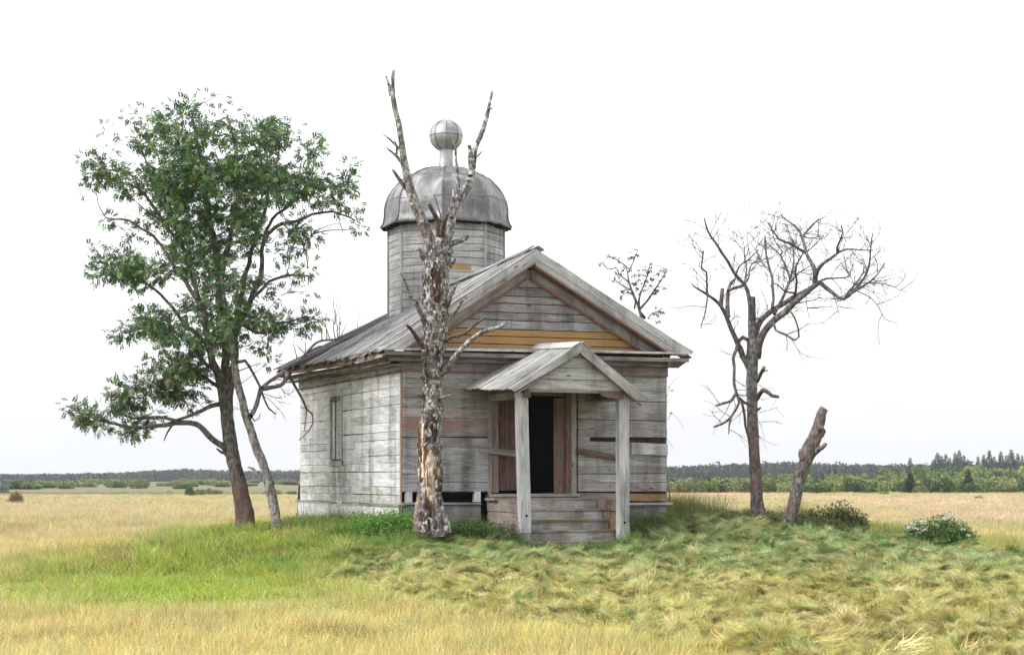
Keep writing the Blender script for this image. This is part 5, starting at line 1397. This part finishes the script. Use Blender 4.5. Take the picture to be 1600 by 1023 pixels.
# broad-leaved weeds along the chapel footing and round the tree feet
def wpatch(px, py, Y, rx, ry, n, s, c):
    p = W(px, py, Y); x = p.x+RS.normal(size=n)*rx; y = Y+RS.normal(size=n)*ry; k = ~footprint(x, y, .05); x, y = x[k], y[k]; n = len(x)
    ss = RS.uniform(.6, 1.2, n)*s
    return (np.stack([x, y, ghz(x, y)], 1), np.stack([RS.normal(size=n)*.1, RS.normal(size=n)*.1, RS.rand(n)*6.28], 1), np.stack([ss, ss, ss], 1), pk('weed', n), np.array(c)*RS.uniform(.65, 1.3, (n, 1)))
G1 = (.12, .26, .05); G2 = (.075, .14, .045); G3 = (.12, .16, .05)
sets = [wpatch(628, 828, 32.3, .26, .25, 130, 1.5, G1), wpatch(585, 824, 33.0, .4, .3, 120, 1.1, G1), wpatch(530, 815, 34.6, .5, .3, 45, .7, G2), wpatch(745, 834, 32.2, .45, .25, 170, 1.0, G2), wpatch(795, 840, 31.7, .2, .2, 35, .8, G2),
        wpatch(500, 815, 36, .4, .3, 30, .7, G2), wpatch(1010, 812, 33.9, .3, .2, 45, .75, G2), wpatch(1045, 805, 35.2, .3, .3, 40, .85, (.07, .09, .03)), wpatch(985, 838, 32.4, .12, .2, 20, .6, G1), wpatch(840, 848, 31.6, .15, .12, 14, .5, G1),
        wpatch(410, 812, 35.6, .35, .3, 30, .8, G2), wpatch(1210, 812, 35.5, .28, .3, 50, 1.0, (.09, .11, .03)), wpatch(1165, 805, 35.8, .2, .2, 20, .9, G3), wpatch(1255, 820, 34.8, .25, .25, 50, .9, G3), wpatch(1280, 824, 34.6, .4, .3, 90, .95, (.11, .13, .045)), wpatch(1330, 826, 34.4, .3, .3, 50, .8, (.13, .16, .05)), wpatch(1145, 806, 36, .4, .3, 40, .8, (.14, .17, .05)), wpatch(1120, 800, 36.6, .6, .4, 40, .7, (.12, .15, .04)), wpatch(680, 835, 31.5, .2, .1, 15, .5, (.14, .17, .04))]
n = 1500; t = RS.rand(n); off = np.abs(RS.normal(size=n))*.16+.03; lu = np.where(t < .42, -off, np.where(t < .85, t*0+(t-.42)/.43*BW, BW+off)); lv = np.where(t < .42, RS.rand(n)*BD, np.where(t < .85, -off, RS.rand(n)*2.5))
inst = (lu > uL_) & (lu < uR_) & (lv < 0); lv = np.where(inst, lv-1.8-.12, lv); k = ~inst | (RS.rand(n) < .25); lu, lv = lu[k], lv[k]
x = XC+lu*CU-lv*SU; y = ZC+lu*SU+lv*CU; n = len(x); ss = RS.uniform(.5, 1.15, n)*np.where(inst[k], .5, 1)
sets.append((np.stack([x, y, ghz(x, y)], 1), np.stack([RS.normal(size=n)*.1, RS.normal(size=n)*.1, RS.rand(n)*6.28], 1), np.stack([ss, ss, ss*RS.uniform(.7, 1.3, n)], 1), np.where(RS.rand(n) < .7, pk('lush', n), pk('weed', n)), np.array([[.11, .19, .045]])*RS.uniform(.6, 1.5, (n, 1))*np.concatenate([RS.uniform(.8, 1.5, (n, 1)), np.ones((n, 2))], 1)))
for tx, ty in ((384, 36.0), (433, 35.2), (676, 31.6), (1186, 35.5), (1234, 34.6), (822, 31.5), (976, 31.8)):
    sets.append(wpatch(tx, 800, ty, .22, .22, 22, .6, (.11, .17, .045)))
scatter('undergrowth', *[cat_(sets, i) for i in range(5)], label='dark leafy weeds growing along the chapel footing and round the tree feet')
# yellow and pale flower specks in the meadow
x, y, z, c, m, g = place(7000, 15, 45, 0, 0); k = (m < .3)&(RS.rand(len(x)) < .6); x, y, z = x[k], y[k], z[k]; n = len(x)
pc = np.array([[.75, .6, .1], [.7, .68, .5], [.62, .3, .12], [.7, .6, .3]])[RS.choice(4, n, p=[.55, .2, .05, .2])]; s = RS.uniform(.7, 1.1, n)
scatter('flower_cover', np.stack([x, y, z], 1), np.stack([x*0, x*0, RS.rand(n)*6.28], 1), np.stack([s, s, s*1.1], 1), pk('flower', n), pc, label='scattered yellow and pale flowers standing in the meadow grass')

# ================================================================== SHRUBS, BUSHES
def leafball(blobs, n, ll, lw, pal_, seed, stems=True, shell=.55):
    """leafy mass: leaves scattered through several ellipsoids (x,y,z,rx,ry,rz)"""
    rs = np.random.RandomState(seed); tot = sum(b[3]*b[5] for b in blobs); P, D, Nn, Cc = [], [], [], []
    for b in blobs:
        k = max(8, int(n*b[3]*b[5]/tot)); d = rs.normal(size=(k, 3)); d /= np.linalg.norm(d, axis=1, keepdims=True)
        r = shell+(1-shell)*rs.rand(k, 1); nz = np.array([mnoise.noise(Vector(q)*2.3+Vector((seed, b[0], 0))) for q in d])
        r = r*(1+.35*nz[:, None])
        p = np.array(b[:3])+d*r*np.array(b[3:6]); P.append(p); D.append(d*.6+rs.normal(size=(k, 3))*.8+np.array([0, 0, .25])); Nn.append(d+rs.normal(size=(k, 3))*.6)
        Cc.append(np.array(pal_)[rs.randint(0, len(pal_), k)]*rs.uniform(.7, 1.35, (k, 1))*(1+.5*nz[:, None]))
    P = np.concatenate(P); ok = P[:, 2] > .0; P = P[ok]; D = np.concatenate(D)[ok]; Nn = np.concatenate(Nn)[ok]; Cc = np.clip(np.concatenate(Cc)[ok], .005, 1); n_ = len(P)
    return leaflets(P, D, Nn, ll*rs.uniform(.6, 1.3, n_), lw*rs.uniform(.6, 1.3, n_), Cc)
def bush(name, label, loc, blobs, n, ll, lw, pal_, seed, flowers=0, cat='bush', group=None):
    o = empty(name, loc); tag(o, label, cat, group)
    V_, F_, C_ = leafball(blobs, n, ll, lw, pal_, seed, shell=.3); npmesh('foliage', V_, F_, M_LEAF, {'col': C_}, parent=o)
    T = Tubes((0, 0, 0))
    for b in blobs:
        for _ in range(3): T.grow((b[0]*.4, b[1]*.4, -.05), (b[0]+R(-.3, .3), b[1]+R(-.3, .3), b[2]+b[5]*.6), b[2]+b[5]*.5, .008, 1, 4, .6, .1, 4, (1, 3), (.2, .1, 0, 1), .003)
    T.build('stem', M_BBROWN, o); return o
def gp3(px, py, Y): p = W(px, py, Y); return Vector((p.x, Y, gz1(p.x, Y)-.02))
bush('bush', 'dark low bush growing at the foot of the leaning broken trunk', gp3(1308, 830, 34.8), [(.05, 0, .28, .36, .32, .34), (-.4, .1, .22, .32, .3, .3), (.38, .05, .2, .24, .25, .26), (-.7, .1, .15, .25, .25, .22)], 9000, .055, .022, [(.07, .1, .03), (.045, .065, .022), (.12, .14, .045)], 5)
fb = bush('flowering_bush', 'green bush with white flowers at the far edge of the cut grass', gp3(1474, 855, 33.6), [(0, 0, .3, .46, .35, .38), (-.42, .05, .32, .3, .25, .26), (.36, 0, .2, .28, .25, .28)], 10000, .055, .022, [(.09, .17, .045), (.06, .12, .035), (.13, .21, .06)], 8)
M_PETAL = plain('white_petals', (.62, .62, .58))
def umbels(parent, pts, r=.035):
    for (x, y, z) in pts:
        P = []; n = 26
        p = np.array([x, y, z])+RS.normal(size=(n, 3))*np.array([r, r, r*.35]); d = RS.normal(size=(n, 3))+np.array([0, 0, .6])
        V_, F_, C_ = leaflets(p, d, RS.normal(size=(n, 3)), np.full(n, .022), np.full(n, .016), np.ones((n, 3)))
        npmesh('flower_head', V_, F_, M_PETAL, parent=parent)
umbels(fb, [(0+R(-.2, .2), R(-.3, -.1), .66+R(-.08, .08)) for _ in range(7)]+[(-.55+R(-.16, .16), R(-.3, -.1), .45+R(-.12, .12)) for _ in range(11)]+[(.4, -.3, .3), (-.2, -.3, .5), (.3, -.3, .42)])
for (px, py, Y, k, lab) in ((475, 832, 35.0, 5, 'clump of white umbel flowers in the green grass beside the leaning pale tree'), (532, 838, 34.0, 2, 'small pale flowers in the grass below the side wall of the chapel')):
    o = empty('wild_flower', gp3(px, py, Y)); tag(o, lab, 'flower'); T = Tubes((0, 0, 0)); pts = []
    for i in range(k):
        q = (R(-.13, .13), R(-.1, .1), R(.4, .62)); T.limb([(0, 0, 0), (q[0]*.5, q[1]*.5, q[2]*.6), q], .004, .0025, 4, .1, 0., (.5, 0, 0, 1)); pts.append(q)
    T.build('stem', M_BBROWN, o); umbels(o, pts, .055)
fo = bush('dry_weed', 'small rusty orange dead weed in the green grass of the mound', gp3(437, 880, 31.), [(0, 0, .1, .07, .07, .1)], 70, .05, .015, [(.5, .16, .04), (.4, .14, .04)], 3, cat='weed')

# scrub belt beyond the right field
def variants(kind, k, f): return [f(i) for i in range(k)]
pal_s = [[(.13, .2, .055), (.085, .14, .045), (.18, .24, .065)], [(.2, .25, .08), (.15, .2, .065), (.26, .29, .1)], [(.075, .125, .05), (.05, .09, .035), (.11, .17, .06)], [(.19, .21, .09), (.25, .26, .11), (.12, .15, .06)]]
def shrub_mesh(i):
    rs = random.Random(i); k = rs.randint(5, 8)
    bl = [(rs.uniform(-.75, .75), rs.uniform(-.5, .5), rs.uniform(.2, .55), rs.uniform(.3, .55), rs.uniform(.3, .5), rs.uniform(.3, .55)) for _ in range(k)]
    return leafball(bl, 3600, .15, .085, pal_s[i % 4], 100+i, shell=.75)
def birch_mesh(i):
    rs = random.Random(50+i); bl = [(rs.uniform(-.28, .28), rs.uniform(-.28, .28), z, .3*(1.25-z)+.08, .3*(1.25-z)+.08, .2) for z in np.linspace(.15, .9, 7)]
    return leafball(bl, 3200, .085, .05, pal_s[(i+1) % 4], 140+i, shell=.7)
def conifer_mesh(i, tall=1.0):
    """unit height spruce: whorls of drooping needle sprays"""
    rs = np.random.RandomState(200+i); P, D, Nn, L, Wd, Cc = [], [], [], [], [], []
    for z in np.linspace(.06, .985, 52):
        rad = (.19*(1-z)**.85+.012)*rs.uniform(.75, 1.2)*tall; k = int(14+26*(1-z))
        a = rs.rand(k)*2*PI; rr = rad*rs.uniform(.15, .95, k)
        P.append(np.stack([rr*np.cos(a), rr*np.sin(a), z-rr*.35+rs.normal(size=k)*.006], 1)); D.append(np.stack([np.cos(a), np.sin(a), rs.uniform(-.7, .1, k)], 1)); Nn.append(np.stack([a*0, a*0, a*0+1], 1)+rs.normal(size=(k, 3))*.4)
        L.append(.42*rad+rs.uniform(.02, .04, k)); Wd.append(.24*rad+.016+0*a); Cc.append(np.array([(.028, .05, .028), (.04, .065, .03), (.02, .038, .025)])[rs.randint(0, 3, k)])
    return leaflets(*[np.concatenate(q) for q in (P, D, Nn, L, Wd, Cc)])
def proto_mesh(name, data):
    o = npmesh(name, data[0], data[1], M_LEAF, {'col': data[2]}, link=False); return o
def trunk_for(parent, h, r):
    T = Tubes((0, 0, 0)); T.limb([(0, 0, -.05), (0, 0, h*.5), (0, 0, h)], r, r*.2, 6, .3, .05, (.3, .1, 0, 1)); return T
SH = [proto_mesh('foliage', shrub_mesh(i)) for i in range(8)]; BI = [proto_mesh('crown', birch_mesh(i)) for i in range(6)]; CO = [proto_mesh('crown', conifer_mesh(i, (1., 1.25, .85, 1.1)[i])) for i in range(4)]
tk = Tubes((0, 0, 0)); tk.limb([(0, 0, -.02), (0, 0, .5), (0, 0, .97)], .018, .004, 6, .2, .05, (.3, .1, 0, 1)); TK = tk.build('trunk', M_BBROWN); C.objects.unlink(TK)
def plant(kind, protos, name, label, cat, group, x, y, sx, sz, trunk=False):
    p = protos[random.randrange(len(protos))]
    if trunk:
        e = empty(name, (x, y, gz1(x, y)-.02), R(0, 6.28)); e.scale = (sx, sx, sz); tag(e, label, cat, group)
        c = p.copy(); c.name = 'crown'; C.objects.link(c); c.parent = e
        t = TK.copy(); C.objects.link(t); t.parent = e; return e
    c = p.copy(); c.name = name; C.objects.link(c); c.location = (x, y, gz1(x, y)-.02); c.scale = (sx, sx, sz); c.rotation_euler = (0, 0, R(0, 6.28)); tag(c, label, cat, group); return c
def top_py(px):                               # skyline of the scrub along the belt
    xs = [1030, 1100, 1200, 1300, 1380, 1450, 1540, 1620, 1700]; ys = [744, 742, 738, 736, 732, 727, 726, 725, 725]; return float(np.interp(px, xs, ys))
rr_ = random.Random(5)
for i in range(215):
    px = rr_.uniform(1010, 1800); t = rr_.random(); Y = 212+t*130
    tp = 767-(767-top_py(px))*(.45+.55*t)+rr_.uniform(-3, 4); p = W(px, tp, Y); h = max(.9, p.z)
    if h > 2.3 and rr_.random() < .6: plant('birch', BI, 'young_tree', 'pale green young tree in the scrub belt before the dark conifer forest', 'tree', 'young trees in the scrub belt', p.x, Y, h*rr_.uniform(.75, 1.1), h/1.05, True)
    else: plant('shrub', SH, 'shrub', 'rounded green shrub inside the scrub belt before the dark conifer forest', 'shrub', 'shrubs in the scrub belt', p.x, Y, h*rr_.uniform(.8, 1.3), h*.95)
for i in range(62):                           # front row hugging the field edge
    px = 1020+i*12.8+rr_.uniform(-5, 5); Y = rr_.uniform(203, 213); p = W(px, rr_.uniform(745, 757), Y)
    plant('shrub', SH, 'shrub', 'low rounded shrub in the front row of the scrub belt, against the beige field', 'shrub', 'low shrubs in the front row of the scrub belt', p.x, Y, rr_.uniform(1.2, 1.9), max(.9, p.z))
for px, top, Y, w in ((1108, 744, 205, 1.15), (1140, 741, 300, 1.), (1155, 745, 300, 1.), (1075, 744, 320, .9), (1135, 738, 330, .8), (1422, 733, 204, 1.3), (1513, 731, 204, 1.25), (1480, 738, 300, 1), (1495, 727, 330, 1), (1295, 733, 310, 1), (1305, 731, 320, 1), (1320, 740, 290, 1), (1286, 738, 280, 1), (1462, 731, 330, 1), (1572, 735, 300, 1), (1335, 736, 330, .9)):
    p = W(px, top, Y); plant('con', CO, 'spruce_tree', 'dark young spruce standing among the scrub beyond the beige field', 'tree', 'dark young spruces among the scrub', p.x, Y, p.z*w*1.05, p.z, True)
for px, top in ((1422, 714), (1465, 706), (1471, 711), (1478, 708), (1484, 714), (1492, 706), (1499, 702), (1506, 710), (1512, 716), (1458, 717), (1528, 712), (1537, 709), (1546, 702), (1553, 712), (1564, 704), (1572, 710), (1580, 701), (1590, 707), (1597, 710), (1606, 703), (1617, 708), (1630, 704), (1440, 724), (1518, 722), (1556, 718), (1585, 716)):
    Y = rr_.uniform(500, 560); p = W(px, top, Y); plant('con', CO, 'spruce_tree', 'tall distant spruce rising above the scrub belt on the skyline', 'tree', 'tall spruces on the skyline above the scrub', p.x, Y, p.z*rr_.uniform(.9, 1.3), p.z, True)
# lone low shrubs in the fields
o = plant('shrub', SH[:1], 'shrub', 'tiny low shrub standing alone in the beige field before the scrub belt', 'shrub', None, W(1530, 778, 150).x, 150, .4, .32)
o = plant('shrub', SH[1:2], 'shrub', 'very low shrub just in front of the scrub belt', 'shrub', None, W(1382, 770, 190).x, 190, .5, .4)
for i in range(16):
    px = rr_.uniform(284, 342) if i < 11 else rr_.uniform(415, 462); Y = rr_.uniform(176, 190)
    plant('shrub', SH, 'shrub', 'low dark green shrub in a row at the field edge behind the leafy tree', 'shrub', 'low shrubs at the field edge behind the leafy tree', W(px, 0, Y).x, Y, rr_.uniform(.5, .8), rr_.uniform(.45, .75) if i != 4 else 1.1)
for i in range(90):
    px = rr_.uniform(-40, 470); Y = rr_.uniform(280, 620)
    plant('shrub', SH, 'shrub', 'small far shrub on the flat marsh in front of the long hazy forest', 'shrub', 'far shrubs on the marsh', W(px, 0, Y).x, Y, rr_.uniform(1.3, 3.2), rr_.uniform(.7, 1.6))
# far forest: reads as one mass
def forest(name, label, px0, px1, tops, Y0, Y1, n, ll, colr, seed, spiky=.4):
    rs = np.random.RandomState(seed); P, D, Nn, L, Wd, Cc = [], [], [], [], [], []
    for i in range(n):
        px = rs.uniform(px0, px1); Y = rs.uniform(Y0, Y1); H = W(0, np.interp(px, *tops), Y0).z*rs.uniform(.72, 1.02)*(1.12 if rs.rand() < .06 else 1); x = (px-800)*Y/FPX
        con = rs.rand() < spiky; k = 46; z = rs.rand(k)**.8; rad = (H*.22*(1-z)+.15) if con else H*.3*np.sqrt(np.clip(1-(z*1.0-.45)**2*3, .05, 1)); a = rs.rand(k)*2*PI; r = rad*rs.uniform(.4, 1, k)
        P.append(np.stack([x+r*np.cos(a), Y+r*np.sin(a), z*H*(.97 if con else .9)-.1], 1)); D.append(np.stack([np.cos(a), np.sin(a), rs.uniform(-.5, .8, k)], 1)); Nn.append(rs.normal(size=(k, 3))); L.append(rs.uniform(.7, 1.3, k)*ll); Wd.append(rs.uniform(.5, .8, k)*ll)
        Cc.append(np.array(colr)*rs.uniform(.7, 1.3, (1, 1))*rs.uniform(.8, 1.2, (k, 1)))
    V_, F_, C_ = leaflets(*[np.concatenate(q) for q in (P, D, Nn, L, Wd, Cc)]); o = npmesh(name, V_, F_, M_LEAF, {'col': C_}); tag(o, label, None, None, 'stuff'); return o
forest('far_forest', 'distant blue-grey forest behind the marsh', -600, 760, ([-160, 0, 60, 150, 220, 250, 300, 380, 470, 760], [741, 741, 740, 739, 736, 733, 732, 735, 735, 734]), 820, 900, 3400, 1.3, (.045, .06, .05), 1)
forest('far_forest', 'distant dark conifer forest behind the scrub belt', 900, 2300, ([900, 1040, 1100, 1180, 1250, 1330, 1400, 1480, 1780], [732, 728, 725, 721, 721, 723, 724, 722, 722]), 640, 720, 3400, 1.1, (.035, .055, .04), 2, .75)

# ---- hay, barn ------------------------------------------------------------------
Yh = 128.; p = W(25, 780, Yh)
V_, F_, C_ = leafball([(0, 0, .3, .42, .42, .42), (.1, 0, .15, .45, .4, .25), (-.12, 0, .12, .42, .4, .25)], 2600, .22, .02, [(.2, .13, .06), (.13, .085, .04), (.28, .19, .09)], 77, shell=.6)
hs_ = npmesh('haycock', V_, F_, M_LEAF, {'col': C_}); hs_.location = (p.x, Yh, gz1(p.x, Yh)); hs_.scale = (1, 1, 1.08)
tag(hs_, 'small brown haycock standing near the grey hay barn', 'haycock')
V2_, F2_, C2_ = leafball([(0, 0, .2, .4, .4, .35)], 900, .25, .03, [(.5, .46, .36), (.4, .36, .28)], 78, shell=.6)
for px, s in ((263, .9), (215, .7), (205, .5)):
    q = npmesh('haycock', V2_, F2_, M_LEAF, {'col': C2_}); x = W(px, 0, 188).x; q.location = (x, 188, gz1(x, 188)); q.scale = (s, s, s*1.1)
    tag(q, {263: 'pale haycock in the distant field, largest of three tiny ones', 215: 'pale haycock in the distant field, middle-sized one of three tiny ones', 205: 'pale haycock in the distant field, smallest of three tiny ones'}[px], 'haycock', 'pale haycocks in the distant field')
bw = empty('hay_barn', (W(-4, 0, 215).x, 215, gz1(W(-4, 0, 215).x, 215)), .35); tag(bw, 'small grey-roofed hay barn at the far edge of the field', 'barn')
m = MB()
for k in range(5): m.plank((-1.3, -1., k*.18), (2.6, 0, 0), (0, 0, .17), (0, .1, 0), tone(.3))
for sx in (-1.3, 1.2): m.plank((sx, -.9, 0), (0, 2.1, 0), (0, 0, .88), (.1, 0, 0), tone(.3))
m.plank((-1.3, 1.2, 0), (2.6, 0, 0), (0, 0, .88), (0, .1, 0), tone(.3))
m.prism([(-1.3, -1., .9), (1.3, -1., .9), (0, -1., 1.75)], (0, .08, 0), tone(.4)); m.prism([(-1.3, 1.2, .9), (1.3, 1.2, .9), (0, 1.2, 1.75)], (0, .08, 0), tone(.4))
m.build('wall', M_WOOD, bw)
m = MB()
for sg in (-1, 1):
    for k in range(12): m.plank((0, -1.15+k*.21, 1.86), (sg*1.6, 0, -1.03), (0, .2, 0), (0, 0, .05), tone(.65))
m.build('roof', M_PALE, bw)

# ================================================================== AIR, LIGHT, CAMERA
N = NT('air'); N.t.links.new(N.n('VolumePrincipled', Color=(.90, .93, .97, 1), Density=HAZE, Anisotropy=.0).outputs[0], N.out.inputs['Volume'])
bpy_box = MB(); bpy_box.plank((-1450, -60, -2.2), (2900, 0, 0), (0, 1720, 0), (0, 0, 24))
hz = bpy_box.build('haze', N.mat); tag(hz, kind='stuff')

w = bpy.data.worlds.new('World'); scene.world = w; w.use_nodes = True; nt = w.node_tree; nt.nodes.clear()
SUN_EL, SUN_AZ = math.radians(42), math.radians(-112)        # azimuth from +Y, negative = left
sky = nt.nodes.new('ShaderNodeTexSky'); sky.sky_type = 'NISHITA'; sky.sun_disc = False; sky.sun_elevation = SUN_EL; sky.sun_rotation = SUN_AZ; sky.air_density = 1.; sky.dust_density = 6.; sky.ozone_density = 1.
hsv = nt.nodes.new('ShaderNodeHueSaturation'); hsv.inputs['Saturation'].default_value = .12; nt.links.new(sky.outputs[0], hsv.inputs['Color'])
cam_n = nt.nodes.new('ShaderNodeTexCoord'); mp = nt.nodes.new('ShaderNodeMapping'); mp.inputs['Scale'].default_value = (1, 1, 4); nt.links.new(cam_n.outputs['Generated'], mp.inputs[0])
nz = nt.nodes.new('ShaderNodeTexNoise'); nz.inputs['Scale'].default_value = 2.2; nz.inputs['Detail'].default_value = 5; nt.links.new(mp.outputs[0], nz.inputs[0])
mr = nt.nodes.new('ShaderNodeMapRange'); mr.inputs['To Min'].default_value = .8; mr.inputs['To Max'].default_value = 1.2; nt.links.new(nz.outputs[0], mr.inputs[0])
cloud = nt.nodes.new('ShaderNodeVectorMath'); cloud.operation = 'SCALE'; cloud.inputs[0].default_value = (6.6, 6.7, 6.9); nt.links.new(mr.outputs[0], cloud.inputs['Scale'])
mxx = nt.nodes.new('ShaderNodeMix'); mxx.data_type = 'RGBA'; mxx.inputs[0].default_value = .6; nt.links.new(hsv.outputs[0], mxx.inputs[6]); nt.links.new(cloud.outputs[0], mxx.inputs[7])
sx = nt.nodes.new('ShaderNodeSeparateXYZ'); nt.links.new(cam_n.outputs['Generated'], sx.inputs[0])
mp2 = nt.nodes.new('ShaderNodeMapping'); mp2.inputs['Scale'].default_value = (1.5, 1.5, 9); nt.links.new(cam_n.outputs['Generated'], mp2.inputs[0])
n2 = nt.nodes.new('ShaderNodeTexNoise'); n2.inputs['Scale'].default_value = 3.; n2.inputs['Detail'].default_value = 6; nt.links.new(mp2.outputs[0], n2.inputs[0])
m2 = nt.nodes.new('ShaderNodeMath'); m2.operation = 'MULTIPLY_ADD'; m2.inputs[1].default_value = -.12; m2.inputs[2].default_value = .06; nt.links.new(n2.outputs[0], m2.inputs[0])
m3 = nt.nodes.new('ShaderNodeMath'); m3.operation = 'ADD'; nt.links.new(sx.outputs[2], m3.inputs[0]); nt.links.new(m2.outputs[0], m3.inputs[1])
rg_ = nt.nodes.new('ShaderNodeMapRange'); rg_.interpolation_type = 'SMOOTHSTEP'; rg_.inputs['From Min'].default_value = -.02; rg_.inputs['From Max'].default_value = .16; rg_.inputs['To Min'].default_value = .81; rg_.inputs['To Max'].default_value = 1.03; nt.links.new(m3.outputs[0], rg_.inputs[0])
bg = nt.nodes.new('ShaderNodeBackground'); bg.inputs[1].default_value = .15; vs2 = nt.nodes.new('ShaderNodeVectorMath'); vs2.operation = 'SCALE'; nt.links.new(mxx.outputs[2], vs2.inputs[0]); nt.links.new(rg_.outputs[0], vs2.inputs['Scale']); nt.links.new(vs2.outputs[0], bg.inputs[0])
wo = nt.nodes.new('ShaderNodeOutputWorld'); nt.links.new(bg.outputs[0], wo.inputs[0])
sl = bpy.data.lights.new('sun', 'SUN'); sl.energy = 1.3; sl.angle = math.radians(22); sl.color = (1., .965, .92)
so_ = bpy.data.objects.new('sun', sl); C.objects.link(so_)
dv = Vector((math.sin(SUN_AZ)*math.cos(SUN_EL), math.cos(SUN_AZ)*math.cos(SUN_EL), math.sin(SUN_EL)))
so_.rotation_euler = dv.to_track_quat('Z', 'Y').to_euler(); so_.location = (-20, 10, 30)
cd = bpy.data.cameras.new('camera'); cam = bpy.data.objects.new('camera', cd); C.objects.link(cam); scene.camera = cam
cam.location = (0, 0, CAMZ); cam.rotation_euler = (PI/2, 0, 0); cd.sensor_width = 36; cd.lens = 36*FPX/1600; cd.shift_y = (HY-511.5)/1600; cd.clip_end = 5000; cd.clip_start = .5
vs = scene.view_settings; vs.view_transform = 'Standard'; vs.look = 'None'; vs.gamma = 1; vs.use_curve_mapping = False; vs.exposure = EXPO
scene.cycles.max_bounces = 6; scene.cycles.transparent_max_bounces = 4; scene.cycles.volume_bounces = 0; scene.cycles.diffuse_bounces = 3; scene.cycles.use_denoising = True
